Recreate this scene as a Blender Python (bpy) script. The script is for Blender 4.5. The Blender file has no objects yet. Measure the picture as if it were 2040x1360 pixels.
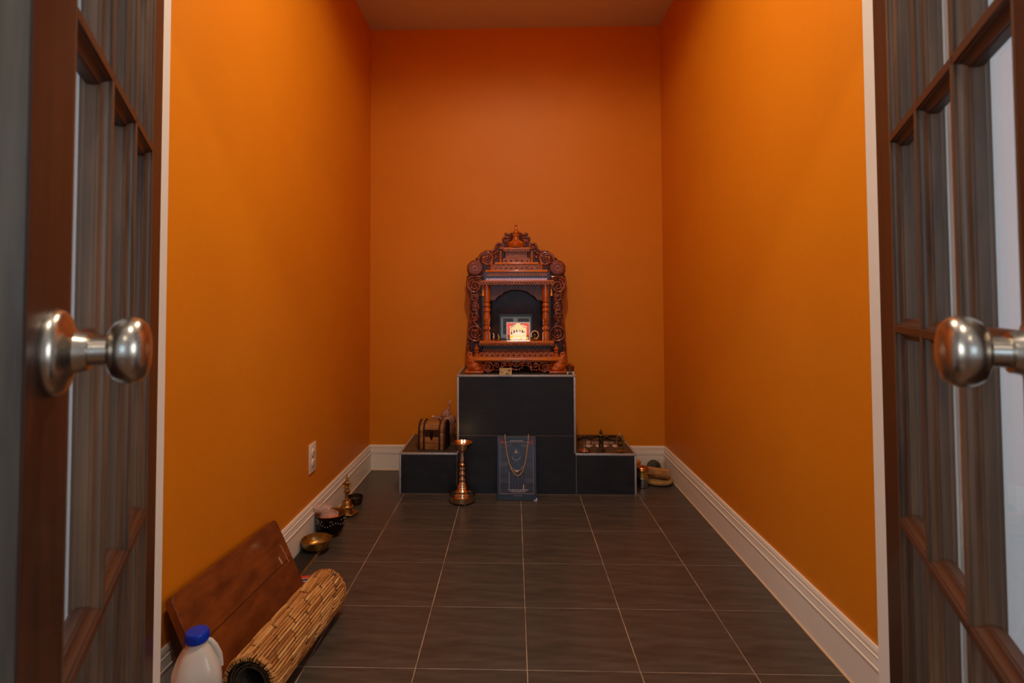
import bpy, bmesh, math, random
from mathutils import Vector, Matrix, noise
random.seed(7)
R = math.radians
PI = math.pi
scene = bpy.context.scene
COL = scene.collection

# ------------------------------------------------------------------ camera
F_PX, CX, CY = 1092.06, 991.01, 568.33
PITCH, YAW, ROLL, CAM_H = 0.03231, 0.02938, -0.0031, 0.99414
fwd = Vector((-math.sin(YAW) * math.cos(PITCH), math.cos(YAW) * math.cos(PITCH), math.sin(PITCH)))
rgt = Vector((math.cos(YAW), math.sin(YAW), 0))
upv = rgt.cross(fwd)
rgt, upv = rgt * math.cos(ROLL) + upv * math.sin(ROLL), -rgt * math.sin(ROLL) + upv * math.cos(ROLL)
cam_data = bpy.data.cameras.new('camera')
cam = bpy.data.objects.new('camera', cam_data)
COL.objects.link(cam)
cam.matrix_world = Matrix(((rgt.x, upv.x, -fwd.x, 0), (rgt.y, upv.y, -fwd.y, 0), (rgt.z, upv.z, -fwd.z, CAM_H), (0, 0, 0, 1)))
cam_data.sensor_width = 36
cam_data.lens = F_PX / 2040 * 36
cam_data.shift_x = (1020 - CX) / 2040
cam_data.shift_y = (CY - 680) / 2040
cam_data.clip_start = 0.02
cam_data.dof.use_dof = True
cam_data.dof.focus_distance = 2.75
cam_data.dof.aperture_fstop = 7.1
scene.camera = cam

def at(px, py, X=None, Y=None, Z=None):
    d = fwd + rgt * ((px - CX) / F_PX) - upv * ((py - CY) / F_PX)
    k = X / d.x if X is not None else Y / d.y if Y is not None else (Z - CAM_H) / d.z
    return Vector((0, 0, CAM_H)) + d * k

# ------------------------------------------------------------------ world, lights, exposure
world = bpy.data.worlds.new('world')
scene.world = world
world.use_nodes = True
world.node_tree.nodes['Background'].inputs[0].default_value = (0.55, 0.72, 1.0, 1)
world.node_tree.nodes['Background'].inputs[1].default_value = 1.0

def lamp(name, kind, loc, energy, color, rot=(0, 0, 0), **kw):
    l = bpy.data.lights.new(name, kind)
    l.energy = energy
    l.color = color
    for k, v in kw.items():
        setattr(l, k, v)
    o = bpy.data.objects.new(name, l)
    COL.objects.link(o)
    o.location = loc
    o.rotation_euler = rot
    return o

# recessed ceiling downlight of the prayer room (its can is built with the ceiling)
CAN = (0.02, 1.58, 2.700)
lamp('room_downlight', 'SPOT', (CAN[0], CAN[1], CAN[2]), 66, (1.0, 0.82, 0.57), spot_size=R(172), spot_blend=0.3, shadow_soft_size=0.05)
# daylight through the hall window behind the camera
lamp('hall_daylight', 'AREA', (0.0, -2.86, 1.45), 9, (0.55, 0.80, 1.0), rot=(R(90), 0, 0), shape='RECTANGLE', size=1.2, size_y=1.0)
# daylight through the two side windows of the hall
for sx in (-1, 1):
    lamp('hall_side_daylight', 'AREA', (sx * 2.27, -0.75, 1.45), 25, (0.86, 0.94, 1.0), rot=(0, R(90 * sx), 0), shape='RECTANGLE', size=1.2, size_y=1.2)
# two hall ceiling downlights, one near the doorway, one further back
lamp('hall_downlight', 'SPOT', (0.0, -1.2, 2.66), 15, (1.0, 0.86, 0.70), spot_size=R(174), spot_blend=0.2, shadow_soft_size=0.05)
lamp('hall_downlight', 'SPOT', (0.0, 0.30, 2.66), 36, (1.0, 0.86, 0.70), spot_size=R(150), spot_blend=0.4, shadow_soft_size=0.05)

scene.view_settings.view_transform = 'Standard'
scene.view_settings.look = 'None'
scene.view_settings.gamma = 1
scene.view_settings.use_curve_mapping = False
scene.view_settings.exposure = 0.0

# ------------------------------------------------------------------ materials
def lin(c):
    return tuple(((v / 255) / 12.92 if v / 255 <= 0.04045 else ((v / 255 + 0.055) / 1.055) ** 2.4) for v in c)

MATS = {}
def mat(name, rgb, rough=0.5, metal=0.0, rgb2=None, scale=(8, 8, 8), bump=0.0, bscale=None, coat=0.0, spec=0.5,
        emit=None, estr=0.0, alpha=1.0, detail=4.0, contrast=(0.35, 0.65), trans=0.0, ior=1.45, rvar=0.0, dist=0.0, sss=0.0):
    m = bpy.data.materials.new(name)
    MATS[name] = m
    m.use_nodes = True
    nt = m.node_tree
    b = nt.nodes['Principled BSDF']
    c1 = (*lin(rgb), 1)
    b.inputs['Base Color'].default_value = c1
    b.inputs['Roughness'].default_value = rough
    b.inputs['Metallic'].default_value = metal
    b.inputs['Coat Weight'].default_value = coat
    b.inputs['Coat Roughness'].default_value = 0.08
    b.inputs['Specular IOR Level'].default_value = spec
    b.inputs['Alpha'].default_value = alpha
    b.inputs['Transmission Weight'].default_value = trans
    b.inputs['IOR'].default_value = ior
    if sss:
        b.inputs['Subsurface Weight'].default_value = sss
        b.inputs['Subsurface Radius'].default_value = (0.01, 0.01, 0.01)
    if emit:
        b.inputs['Emission Color'].default_value = (*lin(emit), 1)
        b.inputs['Emission Strength'].default_value = estr
    if rgb2 or bump or rvar:
        tc = nt.nodes.new('ShaderNodeTexCoord')
        mp = nt.nodes.new('ShaderNodeMapping')
        mp.inputs['Scale'].default_value = scale
        nt.links.new(tc.outputs['Object'], mp.inputs['Vector'])
        nz = nt.nodes.new('ShaderNodeTexNoise')
        nz.inputs['Scale'].default_value = 1.0
        nz.inputs['Detail'].default_value = detail
        nz.inputs['Roughness'].default_value = 0.62
        nz.inputs['Distortion'].default_value = dist
        nt.links.new(mp.outputs[0], nz.inputs['Vector'])
        if rgb2:
            cr = nt.nodes.new('ShaderNodeValToRGB')
            cr.color_ramp.elements[0].position = contrast[0]
            cr.color_ramp.elements[1].position = contrast[1]
            cr.color_ramp.elements[0].color = c1
            cr.color_ramp.elements[1].color = (*lin(rgb2), 1)
            nt.links.new(nz.outputs['Fac'], cr.inputs['Fac'])
            nt.links.new(cr.outputs[0], b.inputs['Base Color'])
        if rvar:
            mr = nt.nodes.new('ShaderNodeMapRange')
            mr.inputs['To Min'].default_value = max(0, rough - rvar)
            mr.inputs['To Max'].default_value = min(1, rough + rvar)
            nt.links.new(nz.outputs['Fac'], mr.inputs['Value'])
            nt.links.new(mr.outputs[0], b.inputs['Roughness'])
        if bump:
            src = nz
            if bscale:
                mp2 = nt.nodes.new('ShaderNodeMapping')
                mp2.inputs['Scale'].default_value = bscale
                nt.links.new(tc.outputs['Object'], mp2.inputs['Vector'])
                src = nt.nodes.new('ShaderNodeTexNoise')
                src.inputs['Scale'].default_value = 1.0
                src.inputs['Detail'].default_value = 3
                nt.links.new(mp2.outputs[0], src.inputs['Vector'])
            bp = nt.nodes.new('ShaderNodeBump')
            bp.inputs['Strength'].default_value = bump
            bp.inputs['Distance'].default_value = 0.004
            nt.links.new(src.outputs['Fac'], bp.inputs['Height'])
            nt.links.new(bp.outputs[0], b.inputs['Normal'])
    return m

def thin_glass(name, tint=(0.97, 0.98, 0.98), ior=1.5, extra=None):
    m = bpy.data.materials.new(name)
    MATS[name] = m
    m.use_nodes = True
    nt = m.node_tree
    nt.nodes.remove(nt.nodes['Principled BSDF'])
    out = nt.nodes['Material Output']
    f0 = ((ior - 1) / (ior + 1)) ** 2
    lw = nt.nodes.new('ShaderNodeLayerWeight')
    lw.inputs['Blend'].default_value = 0.5
    pw = nt.nodes.new('ShaderNodeMath')
    pw.operation = 'POWER'
    pw.inputs[1].default_value = 5.0
    nt.links.new(lw.outputs['Facing'], pw.inputs[0])
    fr = nt.nodes.new('ShaderNodeMath')
    fr.operation = 'MULTIPLY_ADD'
    fr.inputs[1].default_value = 1 - f0
    fr.inputs[2].default_value = f0
    nt.links.new(pw.outputs[0], fr.inputs[0])
    tr = nt.nodes.new('ShaderNodeBsdfTransparent')
    tr.inputs[0].default_value = (*tint, 1)
    gl = nt.nodes.new('ShaderNodeBsdfGlossy')
    gl.inputs['Roughness'].default_value = 0.02 if extra is None else extra
    mx = nt.nodes.new('ShaderNodeMixShader')
    nt.links.new(fr.outputs[0], mx.inputs[0])
    nt.links.new(tr.outputs[0], mx.inputs[1])
    nt.links.new(gl.outputs[0], mx.inputs[2])
    nt.links.new(mx.outputs[0], out.inputs['Surface'])
    return m

mat('orange_paint', (222, 135, 20), 0.5, rgb2=(217, 130, 18), scale=(2, 2, 2), bump=0.12, bscale=(220, 220, 220), spec=0.35)
mat('ceiling_paint', (214, 205, 196), 0.9, bump=0.1, bscale=(150, 150, 150))
mat('hall_paint', (236, 237, 240), 0.75)
mat('trim_paint', (240, 232, 222), 0.42)
mat('caulk', (226, 190, 150), 0.7)
mat('floor_tile', (64, 58, 53), 0.34, rgb2=(88, 80, 72), scale=(5, 30, 5), bump=0.10, bscale=(60, 500, 60), detail=10, rvar=0.10, spec=0.45)
mat('grout', (206, 182, 160), 0.9, rgb2=(140, 118, 102), scale=(9, 9, 9))
mat('hall_floor', (120, 84, 56), 0.4, rgb2=(96, 64, 40), scale=(30, 2, 2))
mat('altar_tile', (24, 28, 36), 0.5, rgb2=(40, 45, 54), scale=(9, 9, 22), detail=9, bump=0.08, bscale=(30, 30, 90), rvar=0.08, contrast=(0.35, 0.8))
mat('altar_top_tile', (62, 54, 49), 0.4, rgb2=(76, 66, 59), scale=(6, 30, 6), detail=8)
mat('altar_grout', (150, 132, 118), 0.9)
mat('aluminium', (196, 200, 206), 0.45, 0.55, rgb2=(176, 180, 186), scale=(60, 4, 60))
mat('walnut', (60, 27, 11), 0.5, rgb2=(32, 14, 7), scale=(38, 38, 2.2), detail=7, bump=0.06, coat=0.06, dist=0.6)
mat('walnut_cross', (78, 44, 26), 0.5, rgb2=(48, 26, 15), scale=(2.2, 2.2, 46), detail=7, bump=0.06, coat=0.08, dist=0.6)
mat('walnut_hall_lit', (112, 82, 60), 0.5, rgb2=(60, 42, 30), scale=(38, 38, 2.2), detail=7, bump=0.06, coat=0.06, dist=0.6)  # same door walnut, paler: hall light on the bars is painted in
mat('walnut_edge_lit', (92, 78, 62), 0.55, rgb2=(48, 42, 36), scale=(50, 50, 3), detail=7, bump=0.06, coat=0.05)  # door walnut again, cool hall light mixed into the grey
thin_glass('pane_glass', ior=1.4)
mat('nickel', (176, 166, 154), 0.27, 1.0, rvar=0.03, scale=(40, 40, 40))
mat('latch_brass', (150, 120, 70), 0.35, 1.0)
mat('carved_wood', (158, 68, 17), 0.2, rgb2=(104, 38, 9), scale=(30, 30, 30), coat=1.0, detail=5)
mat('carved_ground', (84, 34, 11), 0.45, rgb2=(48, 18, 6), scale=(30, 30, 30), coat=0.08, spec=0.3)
mat('turned_wood', (204, 102, 30), 0.2, rgb2=(158, 68, 15), scale=(50, 50, 12), coat=1.0, detail=5)
mat('shelf_wood', (222, 132, 52), 0.26, rgb2=(186, 96, 34), scale=(8, 40, 60), coat=0.8, detail=5)
mat('lace_wood', (172, 102, 56), 0.5, rgb2=(134, 72, 38), scale=(40, 40, 80), coat=0.12, spec=0.35)
mat('dark_panel', (66, 42, 36), 0.30, rgb2=(30, 20, 20), scale=(60, 60, 3), coat=0.2, spec=0.4, detail=6)
mat('arch_wood', (112, 66, 44), 0.46, rgb2=(84, 48, 32), scale=(60, 60, 8), coat=0.1, spec=0.3)
mat('hollow_shade', (14, 10, 9), 0.8)
mat('brass', (226, 184, 100), 0.4, 1.0, rgb2=(180, 132, 62), scale=(30, 30, 30), rvar=0.08)
mat('old_brass', (206, 166, 92), 0.36, 1.0, rgb2=(150, 114, 58), scale=(40, 40, 40), rvar=0.1)
mat('lamp_bronze', (238, 216, 190), 0.17, 1.0, rgb2=(220, 190, 158), scale=(30, 30, 30))
mat('copper', (216, 152, 96), 0.3, 1.0, rgb2=(178, 108, 60), scale=(60, 60, 60))
mat('steel', (190, 188, 186), 0.25, 1.0)
mat('dark_bronze', (124, 104, 74), 0.42, 1.0, rgb2=(52, 40, 28), scale=(80, 80, 80))
mat('dark_pot', (44, 30, 22), 0.3, 0.7, rgb2=(30, 20, 16), scale=(30, 30, 30))
mat('silver_inlay', (200, 196, 186), 0.35, 1.0)
mat('flame', (255, 220, 160), 0.5, emit=(255, 214, 150), estr=30)
mat('black_frame', (20, 20, 24), 0.3)
mat('poster_blue', (27, 40, 60), 0.45, rgb2=(22, 32, 48), scale=(10, 10, 14), coat=0.08)
mat('poster_inner', (54, 58, 78), 0.45, rgb2=(28, 36, 54), scale=(9, 9, 30), coat=0.08, detail=6)
mat('poster_band', (78, 78, 96), 0.45, rgb2=(44, 48, 66), scale=(6, 6, 60), coat=0.08, detail=6)
mat('poster_figure', (24, 30, 46), 0.45, rgb2=(44, 52, 72), scale=(90, 90, 40), coat=0.08, detail=8)
mat('poster_figure_light', (58, 66, 88), 0.45, rgb2=(34, 42, 60), scale=(120, 120, 50), coat=0.08, detail=8)
mat('poster_line', (188, 150, 140), 0.4)
mat('poster_text', (206, 198, 200), 0.5)
mat('poster_red', (104, 44, 48), 0.4)
mat('poster_gold', (216, 172, 130), 0.4)
mat('bead_gold', (226, 168, 92), 0.3, 0.35)
mat('mat_board', (132, 150, 156), 0.5, coat=0.15)
mat('photo_dark', (34, 38, 44), 0.5, rgb2=(58, 64, 70), scale=(90, 90, 90), coat=0.1)
mat('card_white', (250, 246, 232), 0.5, emit=(255, 248, 228), estr=0.55)
mat('card_cream', (246, 226, 168), 0.5, emit=(250, 228, 165), estr=0.6)
mat('card_red', (222, 106, 88), 0.5, emit=(226, 100, 80), estr=0.42)
mat('card_darkred', (156, 70, 76), 0.5, emit=(150, 60, 70), estr=0.35)
mat('card_yellow', (250, 214, 40), 0.5, emit=(250, 214, 40), estr=0.6)
mat('card_purple', (84, 52, 160), 0.5, emit=(84, 52, 160), estr=0.3)
mat('card_blue', (140, 178, 210), 0.5, emit=(140, 178, 210), estr=0.4)
mat('card_border', (232, 222, 214), 0.5, rgb2=(150, 130, 130), scale=(200, 200, 200), emit=(226, 210, 200), estr=0.25)
mat('note_paper', (200, 178, 128), 0.7, rgb2=(182, 158, 108), scale=(80, 80, 80))
mat('note_ink', (86, 74, 50), 0.8)
mat('note_green', (96, 116, 104), 0.8)
mat('chest_wood', (176, 124, 66), 0.4, rgb2=(122, 76, 36), scale=(10, 40, 40), coat=0.4, detail=6, dist=1.0)
mat('chest_strap', (62, 32, 18), 0.42, rgb2=(44, 22, 12), scale=(60, 60, 60))
mat('chest_metal', (60, 50, 38), 0.35, 1.0)
mat('rivet', (160, 140, 106), 0.25, 1.0)
mat('bag_plastic', (206, 160, 142), 0.22, alpha=0.62, rgb2=(170, 116, 98), scale=(60, 60, 60), bump=0.5, bscale=(120, 120, 120), coat=0.8)
mat('bag_clear', (224, 190, 176), 0.2, alpha=0.42, bump=0.6, bscale=(110, 110, 110), coat=1.0)
mat('bag_knot', (230, 196, 176), 0.3, alpha=0.9, coat=0.5)
mat('bag_content', (130, 66, 48), 0.6, rgb2=(176, 108, 82), scale=(60, 60, 60))
mat('pink_content', (226, 128, 108), 0.6, rgb2=(206, 104, 88), scale=(50, 50, 50))
mat('deco_white', (226, 206, 196), 0.6)
mat('deco_pink', (206, 140, 116), 0.6)
mat('deco_orange', (196, 116, 66), 0.6)
mat('twig_black', (44, 36, 32), 0.35, coat=0.4)
mat('amber', (176, 70, 16), 0.2, rgb2=(130, 44, 10), scale=(40, 40, 40), coat=0.8)
mat('amber_lid', (206, 124, 40), 0.35)
mat('sandalwood', (186, 128, 66), 0.6, rgb2=(112, 70, 32), scale=(30, 60, 60), detail=6, bump=0.3)
mat('sandalwood_light', (206, 148, 96), 0.6, rgb2=(188, 126, 76), scale=(30, 60, 60))
mat('stone_disc', (176, 140, 84), 0.7, rgb2=(150, 112, 62), scale=(40, 40, 40))
mat('grey_stone', (84, 80, 66), 0.7, rgb2=(70, 68, 58), scale=(40, 40, 40))
mat('dull_black', (26, 24, 24), 0.7)
thin_glass('clear_plastic', (0.96, 0.94, 0.92), 1.35, 0.12)
mat('outlet_plastic', (236, 222, 208), 0.35)
mat('outlet_slot', (60, 52, 46), 0.6)
mat('bench_wood', (142, 74, 24), 0.5, rgb2=(90, 40, 11), scale=(26, 8, 26), detail=12, coat=0.08, dist=0.3, bump=0.05, contrast=(0.25, 0.7))
mat('bench_edge', (150, 84, 36), 0.45, rgb2=(100, 50, 20), scale=(20, 4, 20))
mat('bench_back', (54, 30, 16), 0.6)
mat('scuff', (176, 150, 132), 0.7)
mat('reed', (214, 158, 92), 0.55, rgb2=(160, 106, 52), scale=(90, 12, 90), detail=6)
mat('reed_dark', (170, 114, 58), 0.6, rgb2=(124, 76, 34), scale=(90, 12, 90))
mat('reed_light', (228, 184, 118), 0.55, rgb2=(196, 144, 80), scale=(90, 12, 90))
mat('mat_inner', (92, 76, 52), 0.9, rgb2=(52, 42, 30), scale=(90, 90, 90), bump=0.6, bscale=(160, 160, 160))
mat('mat_backing', (104, 66, 32), 0.9)
mat('jug_plastic', (212, 206, 198), 0.26, sss=0.25, coat=0.4)
mat('cap_blue', (6, 62, 206), 0.3, rgb2=(5, 54, 190), scale=(30, 30, 30))
mat('label_white', (226, 226, 224), 0.4)
mat('label_blue', (120, 160, 190), 0.4)
mat('label_ink', (40, 38, 40), 0.5)
mat('slab_black', (30, 28, 27), 0.6)
mat('slab_edge', (158, 116, 72), 0.7, rgb2=(130, 92, 54), scale=(60, 8, 60))
mat('book_red', (220, 66, 44), 0.5)
mat('book_blue', (54, 66, 108), 0.4)
mat('book_white', (226, 222, 220), 0.4)
mat('white_stand', (196, 210, 220), 0.3)
mat('brown_tin', (110, 66, 40), 0.3, 0.6)
mat('cream_bead', (226, 196, 156), 0.5)
mat('can_trim', (240, 236, 230), 0.5)
mat('can_glow', (255, 230, 190), 0.5, emit=(255, 210, 150), estr=12)

# ------------------------------------------------------------------ mesh helpers
ORG = {}          # world origin of every root / part
class MB:
    def __init__(self, T=None):
        self.v = []
        self.f = []
        self.T = T            # optional function mapping local point to world point
    def add(self, vs, fs):
        n = len(self.v)
        self.v += [Vector(self.T(Vector(p))) if self.T else Vector(p) for p in vs]
        self.f += [tuple(i + n for i in f) for f in fs]
        return self
    def box(self, x0, x1, y0, y1, z0, z1, bev=0.0):
        if bev <= 0:
            vs = [(x, y, z) for z in (z0, z1) for y in (y0, y1) for x in (x0, x1)]
            return self.add(vs, [(0, 2, 3, 1), (4, 5, 7, 6), (0, 1, 5, 4), (2, 6, 7, 3), (0, 4, 6, 2), (1, 3, 7, 5)])
        bm = bmesh.new()
        bmesh.ops.create_cube(bm, size=1)
        for v in bm.verts:
            v.co = Vector(((x0 + x1) / 2 + v.co.x * (x1 - x0), (y0 + y1) / 2 + v.co.y * (y1 - y0), (z0 + z1) / 2 + v.co.z * (z1 - z0)))
        bmesh.ops.bevel(bm, geom=bm.edges[:], offset=bev, segments=2, affect='EDGES', profile=0.5)
        return self.bm(bm)
    def bm(self, bm):
        bm.verts.index_update()
        vs = [v.co.copy() for v in bm.verts]
        fs = [tuple(v.index for v in f.verts) for f in bm.faces]
        bm.free()
        return self.add(vs, fs)
    def prism(self, poly, a0, a1, axis='x', mapf=None):
        """extrude a 2d polygon; axis x: poly=(y,z); y: poly=(x,z); z: poly=(x,y)"""
        n = len(poly)
        def P(p, a):
            return {'x': (a, p[0], p[1]), 'y': (p[0], a, p[1]), 'z': (p[0], p[1], a)}[axis]
        vs = [P(p, a0) for p in poly] + [P(p, a1) for p in poly]
        fs = [tuple(range(n)), tuple(reversed(range(n, 2 * n)))]
        fs += [(i, i + n, (i + 1) % n + n, (i + 1) % n) for i in range(n)]
        return self.add(vs, fs)
    def lathe(self, prof, c=(0, 0, 0), seg=32, axis='z', cap=True, sx=1, sy=1):
        vs, fs = [], []
        for r, h in prof:
            for k in range(seg):
                a = 2 * PI * k / seg
                p = (r * math.cos(a) * sx, r * math.sin(a) * sy, h)
                if axis == 'y':
                    p = (p[0], p[2], p[1])
                elif axis == 'x':
                    p = (p[2], p[0], p[1])
                vs.append((c[0] + p[0], c[1] + p[1], c[2] + p[2]))
        m = len(prof)
        for j in range(m - 1):
            for k in range(seg):
                fs.append((j * seg + k, j * seg + (k + 1) % seg, (j + 1) * seg + (k + 1) % seg, (j + 1) * seg + k))
        if cap:
            if prof[0][0] > 1e-6:
                fs.append(tuple(reversed(range(seg))))
            if prof[-1][0] > 1e-6:
                fs.append(tuple(range((m - 1) * seg, m * seg)))
        return self.add(vs, fs)
    def tube(self, pts, r, seg=8, closed=False, flat=1.0, up=None):
        pts = [Vector(p) for p in pts]
        n = len(pts)
        rs = r if isinstance(r, (list, tuple)) else [r] * n
        vs, fs = [], []
        u0 = None
        for i, p in enumerate(pts):
            if closed:
                t = pts[(i + 1) % n] - pts[i - 1]
            else:
                t = pts[min(i + 1, n - 1)] - pts[max(i - 1, 0)]
            if t.length < 1e-9:
                t = Vector((0, 0, 1))
            t.normalize()
            ref = Vector(up) if up else (u0 if u0 else (Vector((0, 1, 0)) if abs(t.y) < 0.9 else Vector((1, 0, 0))))
            u = ref - t * ref.dot(t)
            if u.length < 1e-6:
                u = t.orthogonal()
            u.normalize()
            u0 = u
            w = t.cross(u)
            for k in range(seg):
                a = 2 * PI * k / seg
                vs.append(p + (u * math.cos(a) * flat + w * math.sin(a)) * rs[i])
        m = n if closed else n - 1
        for j in range(m):
            j2 = (j + 1) % n
            for k in range(seg):
                fs.append((j * seg + k, j * seg + (k + 1) % seg, j2 * seg + (k + 1) % seg, j2 * seg + k))
        if not closed:
            fs.append(tuple(reversed(range(seg))))
            fs.append(tuple(range((n - 1) * seg, n * seg)))
        return self.add(vs, fs)
    def ball(self, c, rx, ry=None, rz=None, seg=12, rings=8, rot=None):
        ry = rx if ry is None else ry
        rz = rx if rz is None else rz
        vs, fs = [], []
        M = rot or Matrix.Identity(3)
        c = Vector(c)
        vs.append(c + M @ Vector((0, 0, -rz)))
        for j in range(1, rings):
            th = PI * j / rings - PI / 2
            for k in range(seg):
                a = 2 * PI * k / seg
                vs.append(c + M @ Vector((rx * math.cos(th) * math.cos(a), ry * math.cos(th) * math.sin(a), rz * math.sin(th))))
        vs.append(c + M @ Vector((0, 0, rz)))
        for k in range(seg):
            fs.append((0, 1 + (k + 1) % seg, 1 + k))
        for j in range(rings - 2):
            for k in range(seg):
                a = 1 + j * seg
                fs.append((a + k, a + (k + 1) % seg, a + seg + (k + 1) % seg, a + seg + k))
        L = len(vs) - 1
        a = 1 + (rings - 2) * seg
        for k in range(seg):
            fs.append((a + k, a + (k + 1) % seg, L))
        return self.add(vs, fs)
    def mesh(self, name, org=(0, 0, 0)):
        me = bpy.data.meshes.new(name)
        o = Vector(org)
        me.from_pydata([v - o for v in self.v], [], self.f)
        me.validate()
        bm = bmesh.new()
        bm.from_mesh(me)
        bmesh.ops.recalc_face_normals(bm, faces=bm.faces[:])
        bm.to_mesh(me)
        bm.free()
        return me
    def build(self, name, material, parent=None, smooth=None, org=None):
        if parent is not None:
            o = ORG[parent.name]
        else:
            if org is None:
                xs = [v.x for v in self.v]; ys = [v.y for v in self.v]; zs = [v.z for v in self.v]
                org = ((min(xs) + max(xs)) / 2, (min(ys) + max(ys)) / 2, min(zs))
            o = Vector(org)
        me = self.mesh(name, o)
        return link(name, me, material, parent, o, smooth)

def link(name, me, material, parent, o, smooth=None):
    if material:
        me.materials.clear()
        me.materials.append(MATS[material])
    if smooth is not None:
        for p in me.polygons:
            p.use_smooth = True
        me.set_sharp_from_angle(angle=R(smooth))
    ob = bpy.data.objects.new(name, me)
    COL.objects.link(ob)
    if parent is not None:
        ob.parent = parent
    else:
        ob.location = o
    ORG[ob.name] = Vector(o)
    return ob

def thing(name, label, cat, loc, group=None):
    e = bpy.data.objects.new(name, None)
    COL.objects.link(e)
    e.location = loc
    e.empty_display_size = 0.05
    ORG[e.name] = Vector(loc)
    return tag(e, label, cat, group)

def tag(o, label, cat, group=None):
    o['label'] = label
    o['category'] = cat
    if group:
        o['group'] = group
    return o

def struct(o, label=None):
    o['kind'] = 'structure'
    if label:
        o['label'] = label
    return o

def remeshed(mb, voxel, smooth_it=4):
    """fuse overlapping closed shapes into one continuous mesh"""
    me = mb.mesh('tmp')
    ob = bpy.data.objects.new('tmp', me)
    COL.objects.link(ob)
    r = ob.modifiers.new('r', 'REMESH')
    r.mode = 'VOXEL'
    r.voxel_size = voxel
    if smooth_it:
        s = ob.modifiers.new('s', 'SMOOTH')
        s.factor = 0.5
        s.iterations = smooth_it
    dg = bpy.context.evaluated_depsgraph_get()
    m2 = bpy.data.meshes.new_from_object(ob.evaluated_get(dg))
    bpy.data.objects.remove(ob)
    out = MB()
    out.v = [v.co.copy() for v in m2.vertices]
    out.f = [tuple(p.vertices) for p in m2.polygons]
    bpy.data.meshes.remove(m2)
    return out

def plate(outer, holes, Y, thick, bev=0.0, resb=1):
    """filled outline (world x,z points) with holes, front face at Y, going back by thick"""
    cu = bpy.data.curves.new('tmp', 'CURVE')
    cu.dimensions = '2D'
    cu.fill_mode = 'BOTH'
    cu.extrude = max(1e-5, thick / 2 - bev)
    cu.bevel_depth = bev
    cu.bevel_resolution = resb
    for ring in [outer] + list(holes):
        s = cu.splines.new('POLY')
        s.points.add(len(ring) - 1)
        for p, q in zip(s.points, ring):
            p.co = (q[0], q[1], 0, 1)
        s.use_cyclic_u = True
    ob = bpy.data.objects.new('tmp', cu)
    COL.objects.link(ob)
    dg = bpy.context.evaluated_depsgraph_get()
    m2 = bpy.data.meshes.new_from_object(ob.evaluated_get(dg))
    bpy.data.objects.remove(ob)
    out = MB()
    out.v = [Vector((v.co.x, Y + thick / 2 - v.co.z, v.co.y)) for v in m2.vertices]
    out.f = [tuple(p.vertices) for p in m2.polygons]
    bpy.data.meshes.remove(m2)
    return out

def merge(*mbs):
    o = MB()
    for m in mbs:
        n = len(o.v)
        o.v += m.v
        o.f += [tuple(i + n for i in f) for f in m.f]
    return o

def circle(cx, cy, r, n=10, a0=0):
    return [(cx + r * math.cos(a0 + 2 * PI * k / n), cy + r * math.sin(a0 + 2 * PI * k / n)) for k in range(n)]

# ------------------------------------------------------------------ the room
XL, XR, YB, CE = -0.869, 0.892, 3.298, 2.673
YH, YR = 0.955, 1.065               # hall face and room face of the doorway wall
JL, JR, HEAD = -0.686, 0.677, 2.045
FLOOR_T = 0.012

# floor: grout bed plus single tiles
floor = MB().box(XL, XR, YH, YB, -0.05, -0.0009).build('floor', 'grout')
struct(floor, 'floor of dark grey square tiles with thin tan grout')
S, GX, GY, GAP = 0.305, 0.033, 2.741, 0.0012
tile_mesh = {}
def floor_tile(x0, x1, y0, y1):
    key = (round(x1 - x0, 4), round(y1 - y0, 4))
    o = ORG[floor.name]
    c = ((x0 + x1) / 2, (y0 + y1) / 2)
    if key not in tile_mesh:
        w, d = (x1 - x0) / 2, (y1 - y0) / 2
        me = MB().box(-w, w, -d, d, -0.008, 0.0, 0.0008).mesh('tile')
        me.materials.append(MATS['floor_tile'])
        tile_mesh[key] = me
    ob = bpy.data.objects.new('tile', tile_mesh[key])
    COL.objects.link(ob)
    ob.parent = floor
    ob.location = (c[0] - o.x, c[1] - o.y, -o.z)
    return ob
xs = [XL] + [GX + c * S for c in range(-2, 3)] + [XR]
ys = [YH] + [GY - r * S for r in range(5, -2, -1)] + [YB]
for i in range(len(xs) - 1):
    for j in range(len(ys) - 1):
        if ys[j + 1] - ys[j] < 0.02:
            continue
        floor_tile(xs[i] + GAP, xs[i + 1] - GAP, ys[j] + GAP, ys[j + 1] - GAP)

struct(MB().box(XL - 0.1, XL, YR, YB + 0.1, -0.05, CE).build('wall_left', 'orange_paint'))
struct(MB().box(XR, XR + 0.1, YR, YB + 0.1, -0.05, CE).build('wall_right', 'orange_paint'))
struct(MB().box(XL, XR, YB, YB + 0.1, -0.05, CE).build('wall_back', 'orange_paint'))
pl = plate([(XL - 0.1, YH), (XR + 0.1, YH), (XR + 0.1, YB + 0.1), (XL - 0.1, YB + 0.1)], [circle(CAN[0], CAN[1], 0.075, 32)], 0, 0.02)
cl = MB()
cl.v = [Vector((v.x, v.z, CE + 0.02 - v.y)) for v in pl.v]
cl.f = pl.f
struct(cl.build('ceiling', 'ceiling_paint'))
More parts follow.
